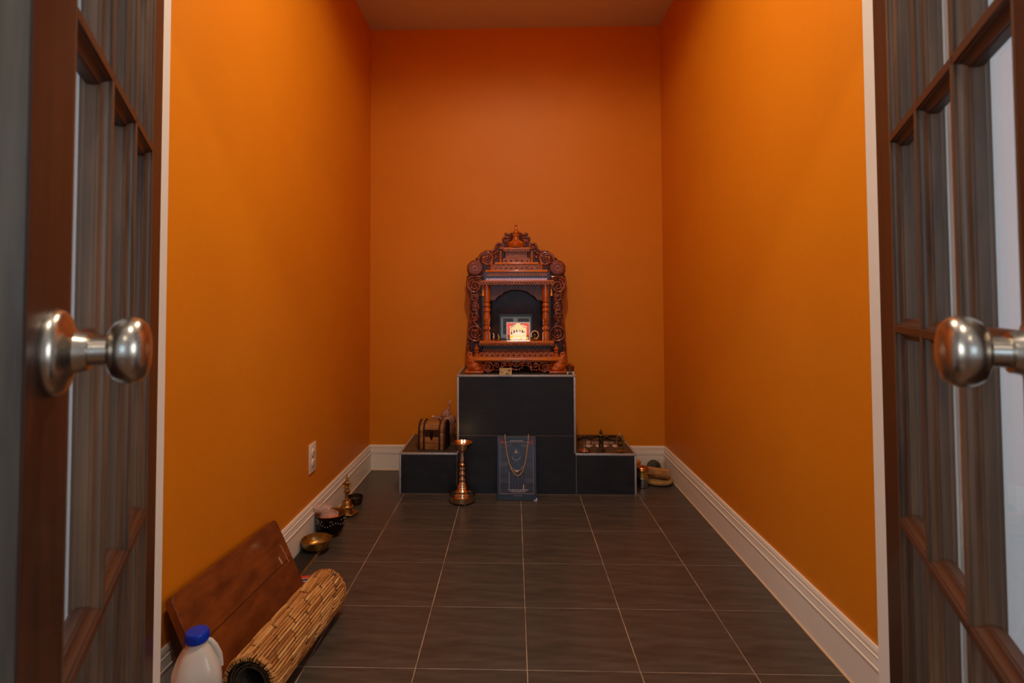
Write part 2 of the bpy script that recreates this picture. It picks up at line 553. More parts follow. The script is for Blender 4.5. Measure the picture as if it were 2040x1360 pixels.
# doorway wall, orange side and hall side
def front_wall(name, y0, y1, m, x0, x1):
    mb = MB()
    mb.box(x0, JL - 0.02, y0, y1, -0.05, CE)
    mb.box(JR + 0.02, x1, y0, y1, -0.05, CE)
    mb.box(JL - 0.02, JR + 0.02, y0, y1, HEAD + 0.02, CE)
    return struct(mb.build(name, m))
front_wall('wall_front', YR - 0.02, YR, 'orange_paint', XL - 0.1, XR + 0.1)
front_wall('wall_hall_front', YH, YR - 0.02, 'hall_paint', -2.3, 2.3)
struct(MB().box(JL - 0.02, JL, YH, YR, 0, HEAD + 0.02, 0.0012).build('trim_1', 'trim_paint'), 'white painted door jamb on the left of the doorway')
struct(MB().box(JR, JR + 0.02, YH, YR, 0, HEAD + 0.02, 0.0012).build('trim_2', 'trim_paint'), 'white painted door jamb on the right of the doorway')
struct(MB().box(JL, JR, YH, YR, HEAD, HEAD + 0.02).build('trim_3', 'trim_paint'))
# casing on the hall face
CAS = [(0, 0), (0.075, 0), (0.075, -0.012), (0.066, -0.018), (0.056, -0.018), (0.052, -0.013), (0.03, -0.011), (0.02, -0.013), (0.014, -0.009), (0.0, -0.008)]
for n, sx, x in (('trim_4', -1, JL - 0.008), ('trim_5', 1, JR + 0.008)):
    struct(MB().prism([(x + sx * a, YH + b) for a, b in CAS], 0, HEAD + 0.08, 'z').build(n, 'trim_paint'))
struct(MB().box(JL - 0.008, JR + 0.008, YH - 0.012, YH, HEAD + 0.008, HEAD + 0.08).build('trim_6', 'trim_paint'))
# skirting boards
BP = [(0, 0), (0.014, 0), (0.014, 0.099), (0.0165, 0.1005), (0.0165, 0.1045), (0.0075, 0.1050), (0.0075, 0.1075), (0.0120, 0.1085), (0.0110, 0.127), (0.0125, 0.1290),
      (0.0045, 0.1300), (0.0045, 0.1335), (0.0085, 0.1345), (0.0085, 0.140), (0.006, 0.148), (0, 0.148)]
bl = struct(MB().prism([(XL + a, z) for a, z in BP], YR, YB, 'y').build('baseboard_left', 'trim_paint'))
br = struct(MB().prism([(XR - a, z) for a, z in BP], YR, YB, 'y').build('baseboard_right', 'trim_paint'))
bb = struct(MB().prism([(YB - a, z) for a, z in BP], XL, XR, 'x').build('baseboard_back', 'trim_paint'))
MB().box(XL + 0.014, XL + 0.0175, YR, YB, 0, 0.004).build('caulk_line', 'caulk', bl)
MB().box(XR - 0.0175, XR - 0.014, YR, YB, 0, 0.004).build('caulk_line', 'caulk', br)
MB().box(XL, XR, YB - 0.0175, YB - 0.014, 0, 0.004).build('caulk_line', 'caulk', bb)

# recessed can in the ceiling
can = thing('ceiling_downlight', 'round recessed downlight in the ceiling of the orange room', 'ceiling light', (CAN[0], CAN[1], CE))
MB().lathe([(0.075, 0.10), (0.075, 0.0), (0.092, -0.004), (0.094, 0.0)], (CAN[0], CAN[1], CE), 40, cap=False).build('trim_ring', 'can_trim', can, 40)
MB().lathe([(0.0, 0.098), (0.074, 0.098), (0.074, 0.1)], (CAN[0], CAN[1], CE), 40).build('lens', 'can_glow', can)

# the hall on the camera side
struct(MB().box(-2.3, 2.3, -3.0, YH, -0.06, -0.002).build('floor_hall', 'hall_floor'))
struct(MB().box(-2.3, 2.3, -3.0, YH, CE, CE + 0.05).build('ceiling_hall', 'ceiling_paint'))
struct(MB().box(-2.4, -2.3, -3.0, YH, -0.05, CE).build('wall_hall_left', 'hall_paint'))
struct(MB().box(2.3, 2.4, -3.0, YH, -0.05, CE).build('wall_hall_right', 'hall_paint'))
hb = MB()
hb.box(-2.4, -0.9, -3.1, -3.0, -0.05, CE); hb.box(0.9, 2.4, -3.1, -3.0, -0.05, CE)
hb.box(-0.9, 0.9, -3.1, -3.0, -0.05, 0.75); hb.box(-0.9, 0.9, -3.1, -3.0, 2.15, CE)
struct(hb.build('wall_hall_back', 'hall_paint'))
wn = struct(MB().box(-0.9, 0.9, -3.02, -2.98, 0.72, 0.75).build('window_1', 'trim_paint'), 'hall window behind the viewer')
fr = MB()
fr.box(-0.9, -0.85, -3.07, -3.03, 0.75, 2.15); fr.box(0.85, 0.9, -3.07, -3.03, 0.75, 2.15)
fr.box(-0.85, 0.85, -3.07, -3.03, 0.75, 0.80); fr.box(-0.85, 0.85, -3.07, -3.03, 2.10, 2.15); fr.box(-0.02, 0.02, -3.07, -3.03, 0.80, 2.10)
fr.build('window_frame', 'trim_paint', wn)

for k, sx in ((2, -1), (3, 1)):
    wf = MB()
    x0, x1 = sorted((sx * 2.3, sx * 2.27))
    for z0, z1, y0, y1 in ((0.80, 0.86, -1.4, -0.1), (2.04, 2.10, -1.4, -0.1), (0.86, 2.04, -1.4, -1.34), (0.86, 2.04, -0.16, -0.1)):
        wf.box(x0, x1, y0, y1, z0, z1)
    struct(wf.build('window_%d' % k, 'trim_paint'))

# ------------------------------------------------------------------ french doors
def make_door(name, label, side, pin, zp, W, ang, kst):
    t = 0.037
    a = R(ang)
    d = Vector((-side * math.cos(a), -math.sin(a), 0))
    n = Vector((-side * math.sin(a), math.cos(a), 0))
    p0 = Vector((pin, zp, 0))
    T = lambda p: p0 + d * p.x + n * p.y + Vector((0, 0, p.z))        # (along width, thickness, height)
    root = bpy.data.objects.new(name, None)
    COL.objects.link(root)
    root.location = p0
    ORG[root.name] = p0.copy()
    struct(root, label)
    ks = W * kst
    gw = (W - 2 * ks) / 3
    zr = [0.361, 0.658, 0.953, 1.250, 1.547, 1.844]
    # profile of a glazing bar: half width against depth from a face
    half = [(0.0048, 0.0), (0.0056, 0.0008), (0.0056, 0.0032), (0.0072, 0.0038), (0.0078, 0.0068), (0.0094, 0.0096), (0.0120, 0.0118), (0.0146, 0.0126), (0.0146, 0.0152), (0.0158, 0.0160), (0.0158, 0.0202)]
    half = [(w, dd * 0.84) for w, dd in half]
    def section(shift=0.0):
        q = [(w, 0.006 + dd * 0.68) for w, dd in half] + [(w, t - dd) for w, dd in reversed(half)]
        return q
    sec = section()
    def vbar(s, z0, z1, nm, m='walnut_hall_lit'):
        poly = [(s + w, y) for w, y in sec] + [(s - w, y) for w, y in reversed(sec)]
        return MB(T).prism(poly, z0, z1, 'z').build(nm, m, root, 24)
    def hbar(z, s0, s1, nm, m='walnut_cross'):
        poly = [(y, z + w) for w, y in sec] + [(y, z - w) for w, y in reversed(sec)]
        return MB(T).prism(poly, s0, s1, 'x').build(nm, m, root, 24)
    # stiles with moulded glass edge
    def stile(s_out, s_in, nm):
        sg = 1 if s_in > s_out else -1
        poly = [(s_out, 0.001), (s_out + sg * 0.001, 0.0), (s_in - sg * 0.0060, 0.0), (s_in - sg * 0.0060, t), (s_out + sg * 0.001, t), (s_out, t - 0.001)]
        st_ = MB(T).prism(poly, 0.008, 2.03, 'z').build(nm, 'walnut', root, 24)
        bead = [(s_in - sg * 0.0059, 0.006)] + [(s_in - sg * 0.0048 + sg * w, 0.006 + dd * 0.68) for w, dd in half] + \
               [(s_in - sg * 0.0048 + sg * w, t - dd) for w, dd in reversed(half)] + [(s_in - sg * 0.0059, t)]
        MB(T).prism(bead, zr[0] - 0.002, zr[-1] + 0.002, 'z').build('glazing_bead', 'walnut_hall_lit', st_, 24)
        return st_
    stile(0, ks, 'stile')
    lock = stile(W, W - ks, 'stile')
    # closing edge of the lock stile, greyed by hall light put into its colour
    MB(T).box(W - 0.0005, W + 0.0012, 0.0015, t - 0.0015, 0.008, 2.03).build('closing_edge', 'walnut_edge_lit', lock)
    def rail(z_out, z_in, nm):
        sg = 1 if z_in > z_out else -1
        poly = [(0.0003, z_out)] + [(0.006 + dd * 0.68 + 0.0003, z_in - sg * 0.0048 + sg * w) for w, dd in half] + \
               [(t - dd - 0.0003, z_in - sg * 0.0048 + sg * w) for w, dd in reversed(half)] + [(t - 0.0003, z_out)]
        return MB(T).prism(poly, ks - 0.004, W - ks + 0.004, 'x').build(nm, 'walnut_cross', root, 35)
    rail(0.008, zr[0], 'bottom_rail')
    rail(2.03, zr[-1], 'top_rail')
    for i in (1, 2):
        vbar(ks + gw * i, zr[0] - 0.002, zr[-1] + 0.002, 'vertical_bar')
    for z in zr[1:-1]:
        hbar(z, ks - 0.002, W - ks + 0.002, 'horizontal_bar')
    for i in range(3):
        for j in range(5):
            MB(T).box(ks + gw * i + 0.006, ks + gw * (i + 1) - 0.006, t / 2 - 0.0015, t / 2 + 0.0015, zr[j] + 0.006, zr[j + 1] - 0.006).build('pane', 'pane_glass', root)
    # knobs on both faces
    sk, zk = W - 0.056, 0.957
    prof = [(0.0, 0.0), (0.0335, 0.0), (0.0340, 0.003), (0.0325, 0.0075), (0.0290, 0.0105), (0.0215, 0.0125), (0.0165, 0.016), (0.0150, 0.022), (0.0147, 0.0245),
            (0.0112, 0.0248), (0.0108, 0.036), (0.0125, 0.0365), (0.0170, 0.0375), (0.0228, 0.0410), (0.0262, 0.0470), (0.0268, 0.0530), (0.0255, 0.0580),
            (0.0215, 0.0625), (0.0150, 0.0648), (0.0, 0.0655)]
    for face, sg in ((t, 1), (0.0, -1)):
        mb = MB(T)
        mb.lathe([(r, sg * h) for r, h in prof], (sk, face, zk), 48, 'y')
        mb.build('knob', 'nickel', root, 35)
    for z in (0.25, 1.02, 1.80):
        MB(T).lathe([(0.006, -0.045), (0.006, 0.045)], (-0.004, -0.004, z), 14).build('hinge', 'nickel', root, 40)
    return root
make_door('door_1', 'dark wood glazed french door on the left with nickel knob', -1, JL + 0.010, 0.960, 0.69, 63.0, 0.16)
make_door('door_2', 'dark wood glazed french door on the right with nickel knob', 1, JR - 0.008, 0.955, 0.68, 66.0, 0.16)

# ------------------------------------------------------------------ wall outlet
OY = at(621, 910, X=XL).y
oz = at(621, 911, X=XL).z
out = thing('wall_outlet', 'white duplex power outlet on the left orange wall', 'outlet', (XL, OY, oz))
MB().box(XL, XL + 0.006, OY - 0.039, OY + 0.039, oz - 0.062, oz + 0.062, 0.003).build('cover_plate', 'outlet_plastic', out, 40)
for k in (-1, 1):
    zz = oz + k * 0.022
    oc = MB().lathe([(0.017, 0), (0.017, 0.0085), (0.0155, 0.0095), (0, 0.0095)], (XL, OY, zz), 20, 'x').build('receptacle', 'outlet_plastic', out, 40)
    sl = MB()
    sl.box(XL + 0.009, XL + 0.0099, OY - 0.008, OY - 0.0055, zz - 0.003, zz + 0.006)
    sl.box(XL + 0.009, XL + 0.0099, OY + 0.0055, OY + 0.008, zz - 0.003, zz + 0.006)
    sl.lathe([(0.0028, 0.009), (0.0028, 0.0099)], (XL, OY, zz - 0.009), 10, 'x')
    sl.build('slots', 'outlet_slot', oc)
MB().lathe([(0.003, 0.006), (0.003, 0.0072), (0, 0.0075)], (XL, OY, oz), 10, 'x').build('screw', 'steel', out)

# ------------------------------------------------------------------ tiled altar
AY = 2.885
AX = [-0.604, -0.300, 0.322, 0.633]
ZL, ZP = 0.212, 0.6185
ZJ = 0.303
TR = 0.011
alt = thing('tiled_altar', 'stepped black tiled altar with silver metal edging against the back wall', 'altar', ((AX[1] + AX[2]) / 2, AY + 0.2, 0))
core = MB()
core.box(AX[0] + 0.003, AX[3] - 0.003, AY + 0.003, YB - 0.0002, 0.0, ZL - 0.003)
core.box(AX[1] + 0.003, AX[2] - 0.003, AY + 0.003, YB - 0.0002, ZL - 0.003, ZP - 0.003)
core.build('grout_core', 'altar_grout', alt)
def atile(x0, x1, y0, y1, z0, z1, m='altar_tile'):
    MB().box(x0, x1, y0, y1, z0, z1, 0.0007).build('tile', m, alt)
g = 0.0012
atile(AX[0] + TR, AX[1] - g, AY + 0.001, AY + 0.01, 0.003, ZL - TR)             # left step front
atile(AX[2] + g, AX[3] - TR, AY + 0.001, AY + 0.01, 0.003, ZL - TR)
atile(AX[1] + g, AX[2] - g, AY + 0.001, AY + 0.01, 0.003, ZJ - g)
atile(AX[1] + TR, AX[2] - TR, AY + 0.001, AY + 0.01, ZJ + g, ZP - TR)
atile(AX[0] + TR, AX[1], AY + TR, YB - 0.001, ZL - 0.008, ZL, 'altar_top_tile')
atile(AX[2], AX[3] - TR, AY + TR, YB - 0.001, ZL - 0.008, ZL, 'altar_top_tile')
atile(AX[1] + TR, AX[2] - TR, AY + TR, YB - 0.001, ZP - 0.008, ZP, 'altar_top_tile')
atile(AX[0], AX[0] + 0.009, AY + TR, YB - 0.001, 0.003, ZL - TR)                 # side faces
atile(AX[3] - 0.009, AX[3], AY + TR, YB - 0.001, 0.003, ZL - TR)
atile(AX[1], AX[1] + 0.009, AY + TR, YB - 0.001, ZL + 0.001, ZP - TR)
atile(AX[2] - 0.009, AX[2], AY + TR, YB - 0.001, ZL + 0.001, ZP - TR)
def edge(x0, x1, y0, y1, z0, z1):
    MB().box(x0, x1, y0, y1, z0, z1, 0.0022).build('metal_edge', 'aluminium', alt, 40)
edge(AX[0], AX[1] + 0.004, AY - 0.001, AY + TR, ZL - TR, ZL + 0.0006)
edge(AX[2] - 0.004, AX[3], AY - 0.001, AY + TR, ZL - TR, ZL + 0.0006)
edge(AX[1], AX[2], AY - 0.001, AY + TR, ZP - TR, ZP + 0.0006)
edge(AX[0], AX[0] + TR, AY - 0.001, AY + TR, 0, ZL - TR)
edge(AX[3] - TR, AX[3], AY - 0.001, AY + TR, 0, ZL - TR)
edge(AX[1], AX[1] + TR, AY - 0.001, AY + TR, ZL, ZP - TR)
edge(AX[2] - TR, AX[2], AY - 0.001, AY + TR, ZL, ZP - TR)
edge(AX[0], AX[0] + TR, AY + TR, YB - 0.001, ZL - TR, ZL + 0.0006)
edge(AX[3] - TR, AX[3], AY + TR, YB - 0.001, ZL - TR, ZL + 0.0006)
edge(AX[1], AX[1] + TR, AY + TR, YB - 0.001, ZP - TR, ZP + 0.0006)
edge(AX[2] - TR, AX[2], AY + TR, YB - 0.001, ZP - TR, ZP + 0.0006)

# ------------------------------------------------------------------ carved home shrine
SC = 1028.5                                   # its middle column in the photograph
def W2(px, py, Y):
    p = at(px, py, Y=Y)
    return (p.x, p.z)
def mir(x):
    return 2 * SC - x
SX = at(SC, 720, Y=3.0).x
shr = thing('carved_shrine', 'carved reddish wood home shrine with pillars and tiered roof on the altar', 'shrine', (SX, 3.08, ZP))

def pbox(mb, x0, x1, y0, y1, Yf, depth, bev=0.0):
    a, b = W2(x0, (y0 + y1) / 2, Yf), W2(x1, (y0 + y1) / 2, Yf)
    c, d = W2((x0 + x1) / 2, y1, Yf), W2((x0 + x1) / 2, y0, Yf)
    return mb.box(a[0], b[0], Yf, Yf + depth, max(c[1], ZP + 0.0012), d[1], bev)

def lace(x0, x1, y0, y1, n, Yf, thick, hr=0.28, down=True, hy=0.5, depthfrac=0.42):
    """band with a scalloped edge and a round hole in each scallop"""
    xa, za = W2(x0, y0, Yf)
    xb, zb = W2(x1, y1, Yf)
    w = (xb - xa) / n
    h = abs(za - zb)
    top, bot = (za, zb) if down else (zb, za)
    sg = -1 if down else 1
    pts = [(xa, top), (xb, top)]
    base = bot - sg * h * depthfrac
    for i in reversed(range(n)):
        for k in range(0, 7):
            a = PI * k / 6
            pts.append((xa + (i + 0.5) * w + w * 0.5 * math.cos(a), base + sg * h * depthfrac * math.sin(a)))
    holes = []
    if hr > 0:
        holes = [circle(xa + (i + 0.5) * w, top + (bot - top) * hy, w * hr, 7) for i in range(n)]
    return plate(pts, holes, Yf, thick)

def plathe(cx, prof, Yc, seg=20):
    """turned piece from (photo y, photo radius) pairs"""
    pr = []
    k = Yc / F_PX
    for y, r in prof:
        pr.append((r * k, at(cx, y, Y=Yc).z))
    x = at(cx, (prof[0][0] + prof[-1][0]) / 2, Y=Yc).x
    return MB().lathe([(r, z) for r, z in pr], (x, Yc, 0), seg)

def spiral(mb, cx, cy, r0, r1, turns, a0, Y, w0=2.0, w1=1.2, sgn=1, n=30, flat=0.8):
    pts, rad = [], []
    k = Y / F_PX
    for i in range(n + 1):
        t = i / n
        a = a0 + sgn * 2 * PI * turns * t
        r = r0 + (r1 - r0) * t
        x, z = W2(cx + r * math.cos(a), cy + r * math.sin(a), Y)
        pts.append((x, Y, z))
        rad.append((w0 + (w1 - w0) * t) * k)
    mb.tube(pts, rad, 8, flat=flat, up=(0, 1, 0))
    x, z = W2(cx + r1 * math.cos(a) * 0.3, cy + r1 * math.sin(a) * 0.3, Y)
    mb.ball((x, Y, z), min(2.2, max(w1, r1 * 0.6)) * k, seg=10, rings=6)

def petal(mb, cx, cy, rx, ry, ang, Y, dep=0.005):
    x, z = W2(cx, cy, Y)
    k = Y / F_PX
    M = Matrix.Rotation(ang, 3, 'Y')
    mb.ball((x, Y, z), rx * k, dep, ry * k, 10, 6, M)

def ppath(mb, pts, Y, w, flat=0.8, closed=False):
    k = Y / F_PX
    P = []
    for q in pts:
        x, z = W2(q[0], q[1], Y)
        P.append((x, Y, z))
    # smooth by Catmull-Rom
    Q = []
    n = len(P)
    for i in range(n - 1):
        p0, p1, p2, p3 = [Vector(P[max(0, min(n - 1, j))]) for j in (i - 1, i, i + 1, i + 2)]
        for s in range(5):
            t = s / 5
            Q.append(0.5 * ((2 * p1) + (-p0 + p2) * t + (2 * p0 - 5 * p1 + 4 * p2 - p3) * t * t + (-p0 + 3 * p1 - 3 * p2 + p3) * t ** 3))
    Q.append(Vector(P[-1]))
    m = len(Q)
    if isinstance(w, (tuple, list)):
        rad = [(w[0] + (w[1] - w[0]) * i / (m - 1)) * k for i in range(m)]
    else:
        rad = w * k
    mb.tube(Q, rad, 8, flat=flat, up=(0, 1, 0))

YC = 3.165                                    # plane of the carved surround
# surround board, pierced
left_outline = [(1028.5, 464), (1020, 464), (1013, 467), (1010, 463), (1006, 465), (1006, 472), (1002, 476), (1001, 483), (993, 483), (989, 486), (990, 493),
                (984, 496), (981, 501), (975, 499), (966, 500), (958, 505), (954, 512), (948, 515), (946, 519), (937, 521), (931, 530), (931, 539), (934, 546),
                (931, 551), (929, 562), (930, 573), (934, 584), (936, 593), (939, 600), (937, 606), (937, 616), (939, 621), (936, 627), (937, 637), (940, 643), (935, 650),
                (931, 660), (931, 670), (933, 677), (930, 684), (929.5, 694), (931, 700), (930, 706), (934, 713), (962, 713), (964, 690), (964, 545)]
outline = left_outline[:-3] + [(960, 713)]
rightp = [(mir(x), y) for x, y in reversed(outline)]
ring = [W2(x, y, YC) for x, y in outline + rightp[:-1]]
holes_px = []
for hx, hy, hr in ((964, 512, 4.2), (971, 509, 3.0), (996, 491, 3.4), (940, 553, 1.8), (1003, 483, 1.4), (956, 553, 1.6), (950, 601, 1.8), (935, 706, 1.0), (952, 645, 1.6)):
    holes_px += [(hx, hy, hr), (mir(hx), hy, hr)]
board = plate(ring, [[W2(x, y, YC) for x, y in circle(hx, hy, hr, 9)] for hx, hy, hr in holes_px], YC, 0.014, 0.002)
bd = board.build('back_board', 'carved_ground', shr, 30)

YS = YC - 0.003                               # carved relief on the surround
for side in (0, 1):
    m = (lambda x: x) if side == 0 else mir
    sg = 1 if side == 0 else -1
    mb = MB()
    def sp(cx, cy, r0, r1, turns, a0, w0=2.2, w1=1.3, s=1):
        a = a0 if side == 0 else PI - a0
        spiral(mb, m(cx), cy, r0, r1, turns, a, YS, w0, w1, s * sg, 34)
    sp(970, 517, 17, 5, 1.35, R(150), 2.8, 1.8)
    sp(968, 516, 12, 4, 0.8, R(190), 1.6, 1.2)
    sp(997, 491, 8.5, 3, 1.1, R(160), 2.2, 1.3)
    sp(1007, 477, 6, 2, 1.1, R(170), 1.8, 1.2)
    sp(1009, 466.5, 3.4, 1, 1.1, R(150), 1.4, 0.9)
    sp(946, 570, 14, 4, 1.7, R(-100), 2.6, 1.6, -1)
    sp(944, 591, 9, 3, 1.1, R(-60), 2.2, 1.4)
    sp(947, 612, 8.5, 1.8, 1.7, R(-120), 2.0, 1.4)
    sp(946, 630, 8.5, 2.5, 1.3, R(100), 2.0, 1.4, -1)
    sp(947, 664, 15.2, 14.0, 1.0, R(0), 2.2, 2.2)
    sp(947, 664, 9.5, 2.5, 1.2, R(60), 1.8, 1.3)
    sp(952, 540, 15, 4, 0.5, R(20), 1.8, 1.2)
    sp(936, 706, 4.6, 3.8, 1.0, R(0), 1.8, 1.6)
    ppath(mb, [(m(953), 648), (m(944), 640), (m(950), 625), (m(944), 603), (m(951), 598), (m(946), 586)], YS, (2.0, 1.4))
    ppath(mb, [(m(934), 640), (m(933), 655), (m(932), 672), (m(931), 688), (m(934), 698), (m(931), 704)], YS, 2.2)
    ppath(mb, [(m(958), 552), (m(948), 550), (m(936), 553), (m(931), 560), (m(932), 575)], YS, (2.0, 1.6))
    ppath(mb, [(m(989), 487), (m(984), 498), (m(975), 500), (m(962), 505), (m(955), 514)], YS, (1.6, 2.0))
    for (x, y, rx, ry, an) in ((942, 562, 2, 4, 30), (950, 563, 2, 4, -30), (941, 574, 2, 4, 120), (951, 576, 2, 4, 60), (946, 567, 2, 3, 0), (939, 584, 2.4, 5, 20),
                               (950, 590, 2, 5, -30), (952, 596, 2, 4, 0), (942, 618, 2, 3, 40), (951, 622, 2, 4, -20), (941, 632, 2, 4, 10), (951, 634, 2, 4, -20),
                               (941, 658, 2.4, 4, 40), (952, 657, 2.4, 4, -40), (941, 670, 2.4, 4, -40), (953, 670, 2.4, 4, 40), (947, 660, 2.2, 3, 0), (947, 669, 2.2, 3, 0),
                               (962, 523, 2.4, 5, -50), (975, 525, 2.2, 5, 60), (978, 510, 2.2, 5, 20), (985, 505, 2.4, 5, 30), (991, 501, 2, 5, 50), (988, 513, 2, 5, 60),
                               (954, 515, 2, 3, 20), (1000, 484, 2, 4, 40), (1012, 473, 2, 4, 10), (1003, 496, 2, 4, 20), (1012, 481, 2, 5, 0), (957, 560, 1.6, 5, 10),
                               (932, 682, 2, 4, 0), (934, 690, 2, 4, 10), (960, 533, 2, 4, 0), (962, 541, 2, 4, 20)):
        petal(mb, m(x), y, rx, ry, R(an * sg), YS, 0.006)
    rl = random.Random(21)
    for q in range(95):
        if q < 62:
            y = rl.uniform(550, 700)
            x = rl.uniform(934 if y < 585 or 645 < y < 680 else 938, 960)
        else:
            t = rl.uniform(0, 1)
            x, y = 956 + 56 * t + rl.uniform(-4, 4), 522 - 46 * t + rl.uniform(-1, 14)
        petal(mb, m(x), y, rl.uniform(1.2, 1.9), rl.uniform(2.4, 4.2), R(rl.uniform(-80, 80) * sg), YS + 0.001, rl.uniform(0.004, 0.007))
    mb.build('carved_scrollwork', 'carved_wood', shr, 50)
    # rosette
    rc = MB()
    k = YC / F_PX
    rx_, rz_ = W2(m(946.3), 533, YC)
    rc.lathe([(15.2 * k, 0.0), (15.2 * k, -0.010), (14.4 * k, -0.014), (12.4 * k, -0.015), (11.6 * k, -0.0115), (0, -0.0115)], (rx_, YC, rz_), 36, 'y')
    ro = rc.build('rosette', 'carved_wood', shr, 35)
    pt = MB()
    for q in range(22):
        a = 2 * PI * q / 22
        M = Matrix.Rotation(-a, 3, 'Y')
        pt.ball((rx_ + math.cos(a) * 8.4 * k, YC - 0.0125, rz_ + math.sin(a) * 8.4 * k), 2.9 * k, 0.0045, 1.0 * k, 8, 6, M)
    pt.build('petals', 'turned_wood', ro, 60)
    MB().ball((rx_, YC - 0.012, rz_), 3.2 * k, 0.008, 3.2 * k).build('boss', 'turned_wood', ro, 60)

# crown behind the finial: ribbed shell
cr = MB()
k = YC / F_PX
for q in range(13):
    a = R(-20) + R(220) * q / 12
    cx_, cy_ = 1028.5 + 13.5 * math.cos(a), 477 - 13.0 * math.sin(a)
    x, z = W2(cx_, cy_, YC)
    M = Matrix.Rotation(-a, 3, 'Y')
    cr.ball((x, YC - 0.004, z), 4.6 * k, 0.006, 1.5 * k, 8, 6, M)
cr.build('ribbed_shell', 'carved_wood', shr, 60)

# base: feet plinths, swelling corner brackets, apron
for side in (0, 1):
    m = (lambda x: x) if side == 0 else mir
    x0, x1 = sorted((m(925.5), m(963)))
    pbox(MB(), x0, x1, 739.5, 745.3, 2.935, 0.27, 0.003).build('plinth', 'turned_wood', shr, 40)
    Yb = 2.975
    k = Yb / F_PX
    mb = MB()
    for (x, y, rx, rz, ry) in ((944, 729, 13.5, 11, 0.030), (941, 720, 11, 10, 0.027), (950, 734, 11, 7, 0.028), (937, 712, 6, 6, 0.020)):
        wx, wz = W2(m(x), y, Yb)
        mb.ball((wx, Yb, wz), rx * k, ry, rz * k, 16, 10)
    pts = [(m(937), 713), (m(932.5), 707), (m(934.5), 701.5), (m(939.5), 703), (m(940), 709), (m(937), 714)]
    P3 = []
    for q in pts:
        wx, wz = W2(q[0], q[1], Yb)
        P3.append((wx, Yb - 0.004, wz))
    mb.tube(P3, [0.008, 0.0075, 0.007, 0.0065, 0.006, 0.006], 10)
    for v in mb.v:
        v.z = max(v.z, ZP + 0.003)
    remeshed(mb, 0.0022, 5).build('swan_bracket', 'turned_wood', shr, 80)
# solid carcass behind the apron, black in place of the shade inside
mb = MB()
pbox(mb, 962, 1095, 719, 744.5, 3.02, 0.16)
mb.build('dark_base', 'hollow_shade', shr)
YA = 2.958
mb = MB()
pbox(mb, 949, 1108, 719, 721.6, YA, 0.014, 0.001)
for side in (0, 1):
    m = (lambda x: x) if side == 0 else mir
    sg = 1 if side == 0 else -1
    def sp(cx, cy, r0, r1, turns, a0, w0=1.5, w1=1.0, s=1):
        a = a0 if side == 0 else PI - a0
        spiral(mb, m(cx), cy, r0, r1, turns, a, YA, w0, w1, s * sg, 30)
    sp(973, 731, 9.6, 9.2, 1.0, 0, 1.3, 1.3)
    sp(973, 731, 7.0, 1.5, 1.6, R(40), 1.3, 0.9)
    sp(990, 728, 5.6, 1.5, 1.4, R(160), 1.3, 0.9)
    sp(1003, 727, 6.0, 1.8, 1.3, R(20), 1.3, 1.0, -1)
    sp(999, 734, 3.4, 1.0, 1.2, R(200), 1.1, 0.8)
    # feathered wing of the corner
    for q in range(5):
        r = 6 + 3.4 * q
        pts = []
        for i in range(8):
            a = R(10) + R(84) * i / 7
            pts.append((m(948 + r * math.cos(a)), 722 + r * math.sin(a) * 0.98))
        ppath(mb, pts, YA, 0.8)
        for i in range(2 + q):
            a = R(14) + R(76) * (i + 0.5) / (2 + q)
            petal(mb, m(948 + (r + 1.7) * math.cos(a)), 722 + (r + 1.7) * math.sin(a), 1.1, 1.1, 0, YA, 0.004)
    for q in range(5):
        petal(mb, m(958 + 3.6 * q), 740 - 1.0 * q, 1.6, 2.2, 0, YA, 0.004)
    for q in range(4):
        petal(mb, m(984 + 4.5 * q), 736.5 + (q % 2), 1.7, 2.2, 0, YA, 0.004)
# central fan
for q in range(11):
    a = R(200) + R(-220) * q / 10
    cx_, cy_ = SC + 11.5 * math.cos(a), 724 - 10.5 * math.sin(a)
    x, z = W2(cx_, cy_, YA)
    kk = YA / F_PX
    mb.ball((x, YA, z), 3.4 * kk, 0.005, 1.5 * kk, 8, 6, Matrix.Rotation(-a, 3, 'Y'))
for r in (6.0, 8.6, 14.5):
    pts = [(SC + r * math.cos(R(a)), 722.5 + r * math.sin(R(a)) * 0.92) for a in range(0, 181, 20)]
    ppath(mb, pts, YA, 0.9)
for q in range(9):
    a = R(180) * q / 8
    petal(mb, SC + 16.4 * math.cos(a), 722.5 + 15.4 * math.sin(a), 1.6, 1.9, 0, YA, 0.005)
petal(mb, SC, 724, 3, 2.4, 0, YA - 0.002, 0.008)
for v in mb.v:
    v.z = max(v.z, ZP + 0.0012)
mb.build('carved_apron', 'carved_wood', shr, 60)

def shelf(x0, x1, y0, y1, Yf, dep, m='shelf_wood', nm='shelf', bev=0.003):
    return pbox(MB(), x0, x1, y0, y1, Yf, dep, bev).build(nm, m, shr, 40)
shelf(938, 1119, 712.4, 718.6, 2.948, 0.25)                        # lower step
pbox(MB(), 962, 1097, 689, 712.5, 3.048, 0.13).build('riser_panel', 'dark_panel', shr)
lace(961, 1097, 694.5, 703, 27, 3.044, 0.003, 0, False).build('riser_fretwork', 'lace_wood', shr)
lace(954, 1104, 701, 712.6, 14, 3.000, 0.005, 0.17, False, 0.40, 0.30).build('lower_fretwork', 'lace_wood', shr)
for cx_ in (949.5, mir(949.5)):
    plathe(cx_, [(711.8, 5.2), (704, 5.2), (703.4, 3.2), (702, 3.2), (701, 4.8), (699.5, 4.8), (698.5, 3.0), (697, 4.6), (694, 5.2), (691.5, 3.6), (690, 1.8), (688, 2.0), (686, 0.2)], 3.012).build('finial', 'turned_wood', shr, 40)
pbox(MB(), 938, 960, 684, 712, 3.10, 0.05).build('side_panel', 'dark_panel', shr)
